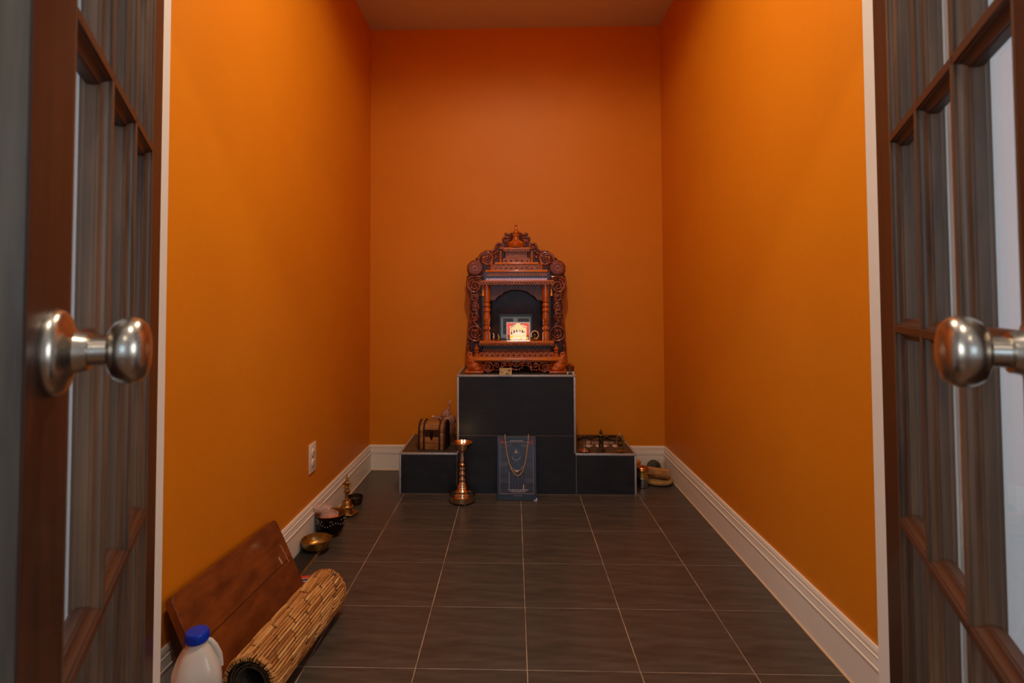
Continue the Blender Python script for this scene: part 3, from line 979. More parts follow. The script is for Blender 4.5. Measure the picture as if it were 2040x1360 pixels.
pbox(MB(), mir(960), mir(938), 684, 712, 3.10, 0.05).build('side_panel', 'dark_panel', shr)
shelf(955, 1104, 679.2, 683.6, 2.992, 0.19)                        # main shelf
lace(955, 1104, 683.0, 688.6, 26, 2.990, 0.004, 0.26).build('shelf_fretwork', 'lace_wood', shr)

# niche
pbox(MB(), 966, 1091, 560, 681, 3.172, 0.008).build('niche_panel', 'dark_panel', shr)
for x0, x1 in ((960, 964), (mir(964), mir(960))):
    pbox(MB(), x0, x1, 566, 680, 3.02, 0.15).build('niche_side', 'dark_panel', shr)
COLP = [(679.5, 7.2), (664, 7.2), (661, 6.4), (660, 4.8), (658, 4.8), (656, 6.8), (652, 7.3), (649.5, 6.4), (648.6, 5.0), (646, 5.0), (645.2, 6.6), (643.4, 6.6), (642.6, 5.2), (640, 6.2),
        (634, 7.0), (628, 6.6), (623, 5.6), (621, 5.0), (620, 6.8), (616, 7.2), (613, 6.2), (612, 4.6), (610.8, 4.6), (610, 6.8), (606, 7.2), (603.5, 6.0), (602.6, 5.0), (601.4, 6.6), (599, 6.8), (590, 6.9), (567, 7.0)]
for cx_ in (970, mir(970)):
    plathe(cx_, COLP, 3.018, 28).build('pillar', 'turned_wood', shr, 35)
# scalloped arch
hx = [(976, 566), (1081, 566), (1081, 597), (1072, 598)]
lobes = [(1071, 598), (1067, 592), (1062, 588), (1057, 587), (1055, 583), (1050, 580.5), (1045, 579.5), (1042, 577.5), (1037, 577), (1032, 577.3), (1028.5, 576)]
arch = [(976, 566), (1081, 566), (1081, 598)] + lobes + [(mir(x), y) for x, y in reversed(lobes[:-1])] + [(976, 598)]
plate([W2(x, y, 3.03) for x, y in arch], [], 3.03, 0.008, 0.001).build('scalloped_arch', 'arch_wood', shr, 30)

# tiered roof
shelf(958, 1102, 558.2, 561.0, 2.985, 0.18, 'shelf_wood', 'cornice', 0.001)
lace(955, 1104, 560.0, 567.0, 26, 2.978, 0.005, 0.24).build('cornice_fretwork', 'lace_wood', shr)
lace(968, 1090, 553.8, 558.6, 22, 3.005, 0.004, 0, False).build('cornice_crest', 'turned_wood', shr)
pbox(MB(), 964, 1095, 541, 560, 3.035, 0.13).build('roof_drum', 'dark_panel', shr)
lace(970, 1090, 543.5, 549.8, 22, 3.028, 0.004, 0.14).build('drum_fretwork', 'lace_wood', shr)
shelf(967, 1091, 537.2, 541.8, 3.020, 0.14, 'shelf_wood', 'roof_slab', 0.0015)
pbox(MB(), 984, 1076, 526, 538, 3.055, 0.10).build('roof_drum', 'lace_wood', shr)
lace(982, 1076, 527.0, 537.4, 9, 3.045, 0.004, 0.17, False, 0.30, 0.30).build('roof_fretwork', 'lace_wood', shr)
shelf(986, 1073, 522.0, 526.6, 3.042, 0.11, 'shelf_wood', 'roof_slab', 0.0015)
lace(1002, 1056, 513.0, 522.4, 5, 3.062, 0.004, 0.15, False, 0.32, 0.30).build('roof_fretwork', 'lace_wood', shr)
pbox(MB(), 1007, 1050, 499, 516, 3.075, 0.07).build('roof_drum', 'lace_wood', shr)
shelf(1003, 1054, 492.6, 496.0, 3.060, 0.09, 'shelf_wood', 'top_slab', 0.0012)
lace(1003, 1054, 495.4, 501.2, 10, 3.056, 0.004, 0.24).build('top_fretwork', 'lace_wood', shr)
for cx_, s_ in ((979.5, 1.0), (mir(979.5), 1.0)):
    plathe(cx_, [(537.4, 3.0), (529, 2.9), (527.6, 3.4), (526, 3.4), (525, 2.0), (523.5, 2.6), (521, 2.2), (519, 1.2), (516, 0.9), (513.5, 0.2)], 3.048).build('finial', 'turned_wood', shr, 40)
for cx_ in (997.5, mir(997.5)):
    plathe(cx_, [(522, 3.0), (513.5, 2.9), (512, 3.4), (510.5, 3.4), (509.5, 2.0), (508, 2.6), (506, 2.2), (504, 1.2), (500.5, 0.9), (498, 0.2)], 3.062).build('finial', 'turned_wood', shr, 40)
plathe(SC - 0.5, [(493, 14), (490, 15.5), (485, 16), (481, 13), (479, 8), (477, 6.2), (471, 5.8), (470, 7.2), (467.5, 7.2), (466, 4.6), (464, 5.6), (460, 5.2), (457, 3.0), (452, 1.9), (451, 2.6), (449, 3.0), (447.5, 2.2), (447, 0.2)], 3.09, 28).build('kalash_finial', 'turned_wood', shr, 40)

# hanging bells
for bx, lab in ((962.5, 'small brass bell hanging at the left pillar of the shrine'), (mir(958.5), 'small brass bell hanging at the right pillar of the shrine')):
    Yb = 2.993
    b0 = at(bx, 589, Y=Yb)
    k = Yb / F_PX
    be = thing('temple_bell', lab, 'bell', b0, 'bells hanging on the shrine')
    pr = [(0.0, 13.5), (1.2, 13.3), (1.6, 12.0), (1.9, 9.0), (2.2, 5.0), (2.9, 2.0), (3.6, 0.4), (3.4, 0.0), (2.0, 2.4), (0.0, 3.0)]
    MB().lathe([(r * k, z * k) for r, z in pr], b0, 20).build('bell_body', 'brass', be, 40)
    MB().tube([(b0.x, b0.y, b0.z + 13 * k), (b0.x, b0.y, b0.z + 22.2 * k)], 0.45 * k, 6).build('chain', 'brass', be)
    MB().ball((b0.x, b0.y, b0.z + 0.4 * k), 1.1 * k).build('clapper', 'brass', be)

# ------------------------------------------------------------------ things inside the shrine
zsh = at(SC, 679.2, Y=2.992).z               # top of the main shelf
def upright(x0, x1, ytop, ybot, Yb, lean=0.0):
    """world frame for an upright picture standing on the shelf: returns map (u 0..1, v 0..1, depth) -> world"""
    a = W2(x0, ybot, Yb); b = W2(x1, ybot, Yb); c = W2((x0 + x1) / 2, ytop, Yb)
    return a[0], b[0], c[1]
# framed double portrait
Yp = 3.115
fx0, fx1, fz1 = upright(994.5, 1061, 625.5, 677, Yp)
fz0 = zsh + 0.0005
fw, fh = fx1 - fx0, fz1 - fz0
pic = thing('picture_frame', 'black framed picture with two dark portraits at the back of the shrine', 'picture', ((fx0 + fx1) / 2, Yp, fz0))
lean = 0.10
TP = lambda p: Vector((fx0 + p.x, Yp + p.z * lean + p.y, fz0 + p.z))
bw = 0.010
mb = MB(TP)
mb.box(0, bw, -0.006, 0.012, 0, fh, 0.001); mb.box(fw - bw, fw, -0.006, 0.012, 0, fh, 0.001)
mb.box(bw, fw - bw, -0.006, 0.012, 0, bw, 0.001); mb.box(bw, fw - bw, -0.006, 0.012, fh - bw, fh, 0.001)
mb.build('frame', 'black_frame', pic)
mtb = MB(TP).box(bw, fw - bw, 0.004, 0.010, bw, fh - bw).build('mount_board', 'mat_board', pic)
for u0, u1 in ((0.115, 0.42), (0.56, 0.90)):
    MB(TP).box(fw * u0, fw * u1, 0.0032, 0.0045, fh * 0.2, fh * 0.83).build('portrait', 'photo_dark', mtb)
hk = MB(TP)
hk.tube([(fw * 0.5 - 0.004, 0.004, fh), (fw * 0.5, 0.004, fh + 0.005), (fw * 0.5 + 0.004, 0.004, fh)], 0.0012, 6)
hk.build('hanger', 'black_frame', pic)

# bright print of a temple scene, lit from within
Yc = 3.055
cx0, cx1, cz1 = upright(1009, 1056, 641.5, 677, Yc)
cz0 = zsh + 0.0005
cw, ch = cx1 - cx0, cz1 - cz0
card = thing('light_box_print', 'small glowing colour print with red curtains standing in the shrine', 'picture', ((cx0 + cx1) / 2, Yc, cz0))
TC = lambda p: Vector((cx0 + p.x * cw, Yc + p.z * ch * 0.12 + p.y, cz0 + p.z * ch))
MB(TC).box(0, 1, 0, 0.008, 0, 1).build('backing', 'card_border', card)
def cp(nm, m, rects, d):
    for r in rects:
        mb = MB(TC)
        if len(r) == 4:
            mb.box(r[0], r[1], -d, 0.0005, r[2], r[3])
        else:
            pts, = r
            mb.prism([(a, b) for a, b in pts], -d, 0.0005, 'y')
        mb.build(nm, m, card)
cp('print_ground', 'card_cream', [(0.04, 0.96, 0.04, 0.93)], 0.0004)
cp('curtain', 'card_red', [(0.04, 0.15, 0.2, 0.93), (0.85, 0.96, 0.2, 0.93), ([(0.04, 0.93), (0.04, 0.70), (0.18, 0.68), (0.36, 0.80), (0.42, 0.93)],), ([(0.96, 0.93), (0.96, 0.66), (0.80, 0.68), (0.62, 0.82), (0.56, 0.93)],)], 0.0008)
cp('banner', 'card_darkred', [(0.04, 0.15, 0.04, 0.3), (0.85, 0.96, 0.04, 0.3)], 0.0009)
cp('painted_scroll', 'card_white', [([(0.12, 0.74), (0.14, 0.70), (0.36, 0.82), (0.35, 0.87)],), ([(0.64, 0.86), (0.65, 0.82), (0.86, 0.70), (0.88, 0.75)],), (0.2, 0.82, 0.04, 0.16), (0.3, 0.7, 0.28, 0.42)], 0.0011)
cp('painted_scroll', 'card_blue', [([(0.18, 0.77), (0.19, 0.73), (0.34, 0.82), (0.33, 0.86)],), (0.19, 0.25, 0.56, 0.62)], 0.0013)
cp('painted_figure', 'card_purple', [([(0.19, 0.32), (0.25, 0.32), (0.235, 0.50), (0.205, 0.50)],), ([(0.29, 0.40), (0.36, 0.40), (0.34, 0.58), (0.31, 0.58)],), ([(0.40, 0.46), (0.47, 0.46), (0.45, 0.58), (0.42, 0.58)],),
                                  ([(0.55, 0.48), (0.60, 0.48), (0.585, 0.58), (0.56, 0.58)],), ([(0.64, 0.40), (0.71, 0.42), (0.69, 0.58), (0.66, 0.58)],), ([(0.72, 0.42), (0.78, 0.46), (0.76, 0.50), (0.72, 0.48)],)], 0.0013)
cp('painted_flower', 'card_yellow', [([(0.15, 0.14), (0.2, 0.10), (0.28, 0.14), (0.26, 0.22), (0.18, 0.23)],), ([(0.55, 0.08), (0.62, 0.05), (0.68, 0.10), (0.62, 0.15)],), ([(0.86, 0.08), (0.9, 0.05), (0.93, 0.14), (0.88, 0.18)],)], 0.0014)
lamp('light_box_glow', 'AREA', ((cx0 + cx1) / 2, Yc - 0.006, (cz0 + cz1) / 2), 0.10, (1, 0.86, 0.6), rot=(R(90), 0, PI), shape='RECTANGLE', size=cw, size_y=ch)

# small steel cup, brass leaf figure, dish with idol
def small(name, label, cat, px, py, Y=None, Z=None, group=None):
    p = at(px, py, Y=Y) if Y is not None else at(px, py, Z=Z)
    if Z is not None:
        p.z = Z
    return thing(name, label, cat, p, group), p
e, p = small('steel_cup', 'small steel cup on the shrine shelf by the left pillar', 'cup', 983, 676, Z=zsh)
MB().lathe([(0, 0), (0.012, 0), (0.014, 0.002), (0.0145, 0.012), (0.0155, 0.014), (0.0145, 0.016), (0.0145, 0.031), (0.016, 0.033), (0.0145, 0.0335), (0.013, 0.03), (0.0, 0.004)], p, 24).build('cup_body', 'steel', e, 35)
MB().lathe([(0.0148, 0.020), (0.0160, 0.0215), (0.0148, 0.023)], p, 24, cap=False).build('cup_band', 'copper', e, 35)
e, p = small('brass_figurine', 'tiny brass leaf shaped figurine beside the steel cup', 'figurine', 993, 677, Z=zsh)
mb = MB()
mb.ball(p + Vector((0, 0, 0.003)), 0.010, 0.008, 0.003); mb.tube([p + Vector((0, 0, 0.003)), p + Vector((0.001, 0, 0.014)), p + Vector((-0.002, 0, 0.026)), p + Vector((0, 0, 0.037))], [0.0035, 0.005, 0.0045, 0.0008], 10, flat=0.6)
mb.ball(p + Vector((0.003, 0, 0.012)), 0.006, 0.004, 0.006)
remeshed(mb, 0.0009, 2).build('figure', 'brass', e, 80)
e, p = small('incense_tray', 'flat brown leaf shaped tray at the front edge of the shrine shelf', 'tray', 991, 678.2, Z=zsh)
MB().lathe([(0, 0.0008), (0.016, 0.001), (0.023, 0.004), (0.024, 0.0045), (0.016, 0.003), (0, 0.0025)], p + Vector((0, 0, 0)), 20, sy=0.6).build('dish', 'copper', e, 40)
e, p = small('dried_flower', 'small dark red dried flower lying before the glowing print', 'flower', 1013, 678.0, Z=zsh)
mb = MB()
for q in range(6):
    a = q * 2 * PI / 6
    mb.ball(p + Vector((0.008 * math.cos(a), 0.005 * math.sin(a), 0.004)), 0.006, 0.004, 0.003, 8, 6, Matrix.Rotation(a, 3, 'Z'))
mb.build('petals', 'chest_strap', e, 60)
e, p = small('brass_dish', 'round brass dish on the right of the shrine shelf', 'dish', 1068, 677.5, Z=zsh)
MB().lathe([(0, 0.001), (0.026, 0.001), (0.038, 0.006), (0.041, 0.009), (0.0405, 0.0095), (0.036, 0.0075), (0.025, 0.003), (0, 0.003)], p, 36, sy=0.55).build('dish_body', 'old_brass', e, 40)
dp = p
e = thing('garlanded_idol', 'small dark bronze idol under a cream garland on the brass dish', 'figurine', dp + Vector((0, 0, 0.0032)))
mb = MB()
b0 = dp + Vector((-0.004, 0, 0.004))
mb.ball(b0 + Vector((0, 0, 0.006)), 0.020, 0.012, 0.007); mb.ball(b0 + Vector((-0.003, 0, 0.020)), 0.013, 0.010, 0.014); mb.ball(b0 + Vector((-0.003, 0, 0.037)), 0.009, 0.008, 0.009)
mb.ball(b0 + Vector((0.016, 0, 0.012)), 0.007, 0.007, 0.010); mb.tube([b0 + Vector((0.024, 0, 0.006)), b0 + Vector((0.027, 0, 0.020)), b0 + Vector((0.025, 0, 0.03))], [0.004, 0.003, 0.001], 8)
remeshed(mb, 0.0012, 3).build('idol_body', 'dark_bronze', e, 80)
mb = MB()
for i in range(15):
    a = R(205) - R(265) * i / 14
    mb.ball(b0 + Vector((-0.003 + 0.020 * math.cos(a), -0.011, 0.026 + 0.022 * math.sin(a))), 0.0042, seg=8, rings=6)
mb.build('garland', 'cream_bead', e, 60)

# ------------------------------------------------------------------ on the altar top
note_p = at(1000, 746.6, Z=ZP)
e = thing('bank_note', 'tan printed paper note leaning on the shrine base', 'note', (note_p.x, note_p.y, ZP))
nx0, nx1 = at(995, 740, Y=note_p.y).x, at(1019.5, 740, Y=note_p.y).x
nh = at(1007, 733.5, Y=note_p.y).z - ZP - 0.001
NT = lambda q: Vector((nx0 + q.x * (nx1 - nx0), note_p.y + q.z * 0.012 + q.y, ZP + 0.001 + q.z * nh + q.x * 0.0))
nb = MB(NT).box(0, 1, 0, 0.0008, 0, 1).build('paper', 'note_paper', e)
mb = MB(NT)
mb.box(0.08, 0.60, -0.0003, 0, 0.86, 0.90); mb.box(0.08, 0.12, -0.0003, 0, 0.2, 0.8); mb.box(0.16, 0.2, -0.0003, 0, 0.15, 0.5); mb.box(0.24, 0.28, -0.0003, 0, 0.2, 0.6)
mb.prism([(0.66, 0.62), (0.72, 0.54), (0.86, 0.54), (0.92, 0.66), (0.88, 0.78), (0.72, 0.8)], -0.0003, 0, 'y')
mb.box(0.68, 0.9, -0.0003, 0, 0.44, 0.48); mb.box(0.3, 0.6, -0.0003, 0, 0.66, 0.7)
mb.build('ink_marks', 'note_ink', nb)
MB(NT).prism([(0.44, 0.04), (0.80, 0.04), (0.76, 0.20), (0.66, 0.30), (0.54, 0.26)], -0.0003, 0, 'y').build('green_vignette', 'note_green', nb)
e2 = MB().box(at(992, 746.5, Z=ZP).x, nx1 - 0.004, note_p.y - 0.016, note_p.y - 0.004, ZP + 0.0003, ZP + 0.0022, 0.0006).build('paper_slip', 'note_paper')
tag(e2, 'narrow folded slip of tan paper lying before the paper note', 'paper')

wp = at(1136.5, 745.2, Z=ZP)
e = thing('white_stool', 'tiny white footed stand beside the shrine on the altar', 'stand', (wp.x, wp.y + 0.02, ZP))
wx, wy = wp.x, wp.y + 0.022
MB().box(wx - 0.020, wx + 0.020, wy - 0.018, wy + 0.018, ZP + 0.009, ZP + 0.013, 0.001).build('stand_top', 'white_stand', e, 40)
for sx in (-1, 1):
    for sy in (-1, 1):
        MB().prism([(wx + sx * 0.019, ZP + 0.0005), (wx + sx * 0.012, ZP + 0.0005), (wx + sx * 0.009, ZP + 0.009), (wx + sx * 0.019, ZP + 0.009)], wy + sy * 0.015 - 0.002, wy + sy * 0.015 + 0.002, 'y').build('foot', 'white_stand', e)
e = thing('lidded_pot', 'small brown metal pot with a knobbed lid on the tiny white stand', 'pot', (wx, wy, ZP + 0.0132))
MB().lathe([(0, 0), (0.020, 0), (0.022, 0.003), (0.022, 0.010), (0.021, 0.0115), (0.0225, 0.013), (0.0225, 0.026), (0.021, 0.028), (0, 0.028)], (wx, wy, ZP + 0.0132), 30).build('pot_body', 'brown_tin', e, 35)
MB().lathe([(0.023, 0.028), (0.0235, 0.030), (0.018, 0.034), (0.008, 0.037), (0.004, 0.039), (0.005, 0.043), (0.0, 0.045)], (wx, wy, ZP + 0.0132), 30).build('lid', 'copper', e, 35)

# ------------------------------------------------------------------ left step: chest and bag
c0 = at(832, 896.5, Z=ZL); c1 = at(887, 896.5, Z=ZL)
cy = (c0.y + c1.y) / 2
cwid = c1.x - c0.x
che = thing('treasure_chest', 'small wooden treasure chest with dark straps on the left altar step', 'chest', ((c0.x + c1.x) / 2, cy + 0.05, ZL))
ctop = at(860, 838, Y=cy + 0.03).z - ZL
D, HB = 0.105, ctop * 0.58
ang = R(-7)
cc = Vector(((c0.x + c1.x) / 2, cy, ZL + 0.0008))
CT = lambda q: cc + Vector((q.x * math.cos(ang) - q.y * math.sin(ang), q.x * math.sin(ang) + q.y * math.cos(ang) + 0.006, q.z))
w2 = cwid / 2
MB(CT).box(-w2, w2, 0, D, 0, HB, 0.002).build('chest_body', 'chest_wood', che, 40)
def lidpoly(r=0.0, h=0.0):
    pts = [(-r, HB + 0.0006 - h)]
    for i in range(13):
        a = PI - PI * i / 12
        x = D / 2 + (D / 2 + r) * math.cos(a)
        z = HB + 0.012 + (ctop - HB - 0.012 + r) * math.sin(a)
        pts.append((x, z))
    pts.append((D + r, HB + 0.0006 - h))
    return pts
MB(CT).prism(lidpoly(), -w2, w2, 'x').build('chest_lid', 'chest_wood', che, 30)
def strap(x0, x1):
    mb = MB(CT)
    mb.prism(lidpoly(0.002), x0, x1, 'x')
    mb.box(x0, x1, -0.002, D + 0.002, 0, HB - 0.0002, 0.0005)
    mb.build('strap', 'chest_strap', che, 30)
for a, b in ((-w2 - 0.001, -w2 + 0.010), (-w2 + 0.026, -w2 + 0.036), (w2 - 0.036, w2 - 0.026), (w2 - 0.010, w2 + 0.001)):
    strap(a, b)
mb = MB(CT)
mb.box(-w2 + 0.036, w2 - 0.036, -0.0014, 0.001, HB + 0.001, HB + 0.019)
mb.build('lid_band', 'chest_strap', che)
mb = MB(CT)
mb.box(-w2 + 0.036, w2 - 0.036, -0.0014, 0.001, HB - 0.018, HB - 0.001)
mb.build('body_band', 'chest_strap', che)
mb = MB(CT)
mb.box(-0.009, 0.009, -0.005, 0, HB + 0.002, HB + 0.012, 0.001); mb.box(-0.005, 0.005, -0.007, -0.001, HB - 0.014, HB + 0.004, 0.001)
mb.prism([(-0.009, HB - 0.016), (0.009, HB - 0.016), (0.004, HB - 0.030), (0, HB - 0.036), (-0.004, HB - 0.030)], -0.004, 0, 'y')
mb.build('latch', 'chest_metal', che)
for sx in (-1, 1):
    for dz in (0.010, -0.012):
        MB(CT).ball((sx * (w2 - 0.018), -0.001, HB + dz), 0.0042, 0.003, 0.0042, 10, 6).build('rivet', 'rivet', che, 60)
for sx in (-0.4, 0.32):
    MB(CT).tube([(sx * w2 * 1.3, D * 0.35, ctop - 0.002), (sx * w2 * 1.3, D * 0.42, ctop + 0.006), (sx * w2 * 1.3, D * 0.55, ctop - 0.001)], 0.0026, 8).build('handle_post', 'chest_metal', che, 50)

def crumple(mb, amp, freq, seed=0):
    for v in mb.v:
        n = noise.noise_vector(v * freq + Vector((seed, 0, 0)))
        v += n * amp
    return mb
# knotted bag behind the chest
bgY = 3.14
def bp(px, py, dy=0.0):
    return at(px, py, Y=bgY + dy)
bb_ = bp(894, 876)
bag = thing('plastic_bag', 'knotted pinkish plastic bag behind the treasure chest', 'bag', (bb_.x, bgY, ZL))
mb = MB()
kk = bgY / F_PX
mb.ball(bp(891, 856), 15 * kk, 0.045, 21 * kk, 18, 12); mb.ball(bp(893, 838), 15 * kk, 0.036, 14 * kk, 18, 12); mb.ball(bp(888, 826), 11 * kk, 0.03, 8 * kk)
mb.tube([bp(886, 832), bp(889, 822), bp(893, 813), bp(897, 803)], [9 * kk, 7 * kk, 3.6 * kk, 1.8 * kk], 14)
mb.tube([bp(892, 836), bp(880, 834), bp(871, 832), bp(862, 830)], [10 * kk, 7 * kk, 4.4 * kk, 2.6 * kk], 14)
mb = remeshed(mb, 0.004, 2)
crumple(mb, 0.004, 55); crumple(mb, 0.0022, 130, 9)
zmin = min(v.z for v in mb.v)
for v in mb.v:
    v.z = max(v.z, ZL + 0.001)
    v.x = min(v.x, AX[1] - 0.002)
mb.build('film', 'bag_plastic', bag, 50)
mb = MB()
mb.ball(bp(892, 857), 10 * kk, 0.03, 14 * kk); mb.ball(bp(893, 843), 9 * kk, 0.025, 8 * kk)
crumple(mb, 0.004, 60, 3)
for v in mb.v:
    v.x = min(v.x, AX[1] - 0.006); v.z = max(v.z, ZL + 0.003)
mb.build('contents', 'bag_content', bag, 60)
MB().tube([bp(896, 804), bp(897.5, 798)], [1.8 * kk, 2.4 * kk], 10).build('knot_end', 'bag_knot', bag, 60)
MB().tube([bp(864, 830.5), bp(860.5, 829.5)], [2.6 * kk, 3.0 * kk], 10).build('knot_end', 'bag_knot', bag, 60)

# ------------------------------------------------------------------ brass oil lamp on the floor
lp = at(922, 990, Z=0.0); lp.z = 0
lp.y = 2.772; lp.x = at(921, 950, Y=2.772).x
LU = 2.72 / F_PX * 0.1067
prof = [(0, 1232), (200, 1232), (232, 1225), (240, 1205), (238, 1160), (246, 1140), (250, 1128), (244, 1124), (226, 1140), (200, 1150), (160, 1146),
        (158, 1120), (152, 1100), (134, 1084), (130, 1060), (136, 1044), (122, 1030), (104, 1012), (110, 1000), (98, 986), (90, 960), (82, 930), (70, 905), (60, 886), (66, 874), (70, 855), (66, 836), (52, 826),
        (44, 806), (42, 796), (56, 776), (64, 752), (60, 724), (46, 700), (42, 682), (44, 672), (58, 664), (60, 640), (54, 626), (38, 616), (38, 598), (54, 590), (58, 576), (52, 560), (38, 548), (40, 520), (38, 490), (33, 440), (30, 400), (30, 366),
        (42, 356), (46, 340), (40, 332), (64, 326), (104, 306), (136, 272), (150, 240), (158, 226), (172, 206), (196, 180), (200, 168), (192, 166), (168, 200), (148, 224), (128, 244), (60, 256), (30, 256), (24, 220), (14, 206), (0, 202)]
H0 = 1262
oil = thing('oil_lamp', 'tall polished brass oil lamp with a lit wick on the floor before the altar', 'oil lamp', lp)
MB().lathe([(r * LU, (H0 - y) * LU * 1.02) for r, y in prof], lp, 48).build('lamp_body', 'lamp_bronze', oil, 30)
for q in range(3):
    a = R(-70 + 120 * q)
    c = lp + Vector((0.047 * math.cos(a), 0.047 * math.sin(a), 0))
    MB().lathe([(0.0, 0.0005), (0.004, 0.0005), (0.0055, 0.004), (0.004, 0.0095), (0, 0.0095)], c, 12).build('foot', 'lamp_bronze', oil, 50)
wt = lp + Vector((0.012, -0.006, (H0 - 172) * LU * 1.02))
MB().tube([lp + Vector((0.004, -0.002, (H0 - 236) * LU * 1.02)), wt + Vector((-0.002, 0, -0.005)), wt], [0.0018, 0.0016, 0.0012], 8).build('wick', 'cream_bead', oil)
fl = [(0.0, 0.0), (0.0022, 0.001), (0.0034, 0.004), (0.0032, 0.007), (0.002, 0.011), (0.0008, 0.0145), (0.0, 0.016)]
MB().lathe(fl, wt, 16).build('flame', 'flame', oil, 60)
lamp('flame_light', 'POINT', wt + Vector((0, -0.001, 0.024)), 0.045, (1, 0.6, 0.25), shadow_soft_size=0.005)

# ------------------------------------------------------------------ leaning blue picture with bead chain
f0 = at(1030, 996.5, Z=0)
fy0 = f0.y
fxl, fxr = at(990, 996, Z=0).x, at(1069.5, 996, Z=0).x
FW = fxr - fxl
fy1 = AY - 0.004 - 0.016
# height such that the top edge projects to y = 869
ftop = at(1030, 869.5, Y=fy1).z
FH = math.hypot(ftop, fy1 - fy0)
fa = math.atan2(fy1 - fy0, ftop)
FT = lambda q: Vector((fxl + q.x, fy0 + q.z * math.sin(fa) + q.y * math.cos(fa), 0.0006 + q.z * math.cos(fa) - q.y * math.sin(fa) + 0.0))
bl_ = thing('blue_picture', 'dark blue framed picture with a bordered statue image leaning on the altar', 'picture', (fxl + FW / 2, fy0, 0.0))
MB(FT).box(0, FW, 0.0, 0.014, 0.0, FH, 0.0015).build('frame', 'black_frame', bl_)
pr_ = MB(FT).box(0.006, FW - 0.007, -0.0012, 0.002, 0.012, FH - 0.005).build('print', 'poster_blue', bl_)
def U(u, v):
    return (0.005 + u * (FW - 0.010), 0.010 + v * (FH - 0.014))
def fp(nm, m, polys, d):
    for poly in polys:
        mb = MB(FT)
        if len(poly) == 4 and not isinstance(poly[0], (tuple, list)):
            (a, c), (b, e_) = U(poly[0], poly[2]), U(poly[1], poly[3])
            mb.box(a, b, -0.0012 - d, -0.0008, c, e_)
        else:
            mb.prism([U(*q) for q in poly], -0.0012 - d, -0.0008, 'y')
        mb.build(nm, m, pr_)
fp('picture_area', 'poster_inner', [(0.05, 0.95, 0.07, 0.92)], 0.0002)
fp('red_corner', 'poster_red', [[(0.0, 0.975), (0.0, 0.93), (0.16, 0.93), (0.10, 0.975)], [(1.0, 0.975), (1.0, 0.93), (0.84, 0.93), (0.90, 0.975)], (0.06, 0.18, 0.85, 0.915), (0.80, 0.94, 0.85, 0.915)], 0.0003)
fp('stone_band', 'poster_band', [(0.06, 0.30, 0.52, 0.60), (0.70, 0.94, 0.48, 0.56), (0.06, 0.28, 0.25, 0.31), (0.70, 0.94, 0.25, 0.31), (0.06, 0.94, 0.84, 0.88)], 0.0003)
body = [(0.30, 0.12), (0.30, 0.45), (0.24, 0.50), (0.27, 0.66), (0.33, 0.72), (0.34, 0.84), (0.42, 0.90), (0.52, 0.92), (0.60, 0.89), (0.66, 0.82), (0.66, 0.72), (0.72, 0.66), (0.76, 0.50), (0.70, 0.44), (0.70, 0.12)]
fp('statue_image', 'poster_figure', [body], 0.0005)
fp('statue_fold', 'poster_figure_light', [(0.36, 0.40, 0.12, 0.40), (0.44, 0.48, 0.12, 0.38), (0.52, 0.57, 0.12, 0.40), (0.61, 0.65, 0.12, 0.38), [(0.38, 0.72), (0.40, 0.82), (0.48, 0.86), (0.58, 0.82), (0.62, 0.72), (0.56, 0.66), (0.46, 0.65)], [(0.38, 0.45), (0.36, 0.58), (0.46, 0.62), (0.62, 0.60), (0.66, 0.47)]], 0.0006)
fp('gold_mark', 'poster_gold', [(0.475, 0.495, 0.735, 0.80), (0.44, 0.54, 0.745, 0.757), [(0.44, 0.44), (0.50, 0.42), (0.56, 0.44), (0.56, 0.46), (0.50, 0.445), (0.44, 0.46)], (0.665, 0.69, 0.13, 0.22)], 0.0008)
mb = MB(FT)
for (cu, cv, ru, rv) in ((0.49, 0.68, 0.11, 0.06), (0.50, 0.53, 0.16, 0.08)):
    pts = []
    for i in range(11):
        a = PI + PI * i / 10
        x, z = U(cu + ru * math.cos(a), cv + rv * math.sin(a))
        pts.append((x, -0.0018, z))
    mb.tube(pts, 0.0009, 6)
for i in range(2):
    x, z = U(0.30, 0.12); x2, z2 = U(0.30, 0.42)
mb.tube([(x, -0.0018, z), (x2, -0.0018, z2)], 0.0009, 6)
mb.build('necklace_lines', 'poster_text', pr_)
mb = MB(FT)
for a, b, c, d in ((0.05, 0.95, 0.068, 0.073), (0.05, 0.95, 0.917, 0.922), (0.05, 0.056, 0.07, 0.92), (0.944, 0.95, 0.07, 0.92)):
    (x0, z0), (x1, z1) = U(a, c), U(b, d)
    mb.box(x0, x1, -0.0022, -0.001, z0, z1)
mb.build('border_line', 'poster_line', pr_)
mb = MB(FT)
rr = random.Random(4)
def dashes(u0, u1, v, h):
    u = u0
    while u < u1:
        w = rr.uniform(0.008, 0.02)
        (x0, z0), (x1, z1) = U(u, v), U(min(u + w, u1), v + h * rr.uniform(0.7, 1.0))
        mb.box(x0, x1, -0.0026, -0.001, z0, z1)
        u += w + rr.choice((0.004, 0.004, 0.012))
dashes(0.32, 0.68, 0.938, 0.012); dashes(0.28, 0.80, 0.128, 0.014); dashes(0.34, 0.74, 0.100, 0.014); dashes(0.42, 0.64, 0.036, 0.006)
mb.build('small_lettering', 'poster_text', pr_)['kind'] = 'stuff'
mb = MB(FT)
mb.box(FW - 0.014, FW + 0.001, -0.0016, 0.0145, -0.0002, 0.003); mb.box(FW - 0.003, FW + 0.001, -0.0016, 0.0145, 0.0, 0.012)
mb.build('corner_clip', 'steel', bl_)
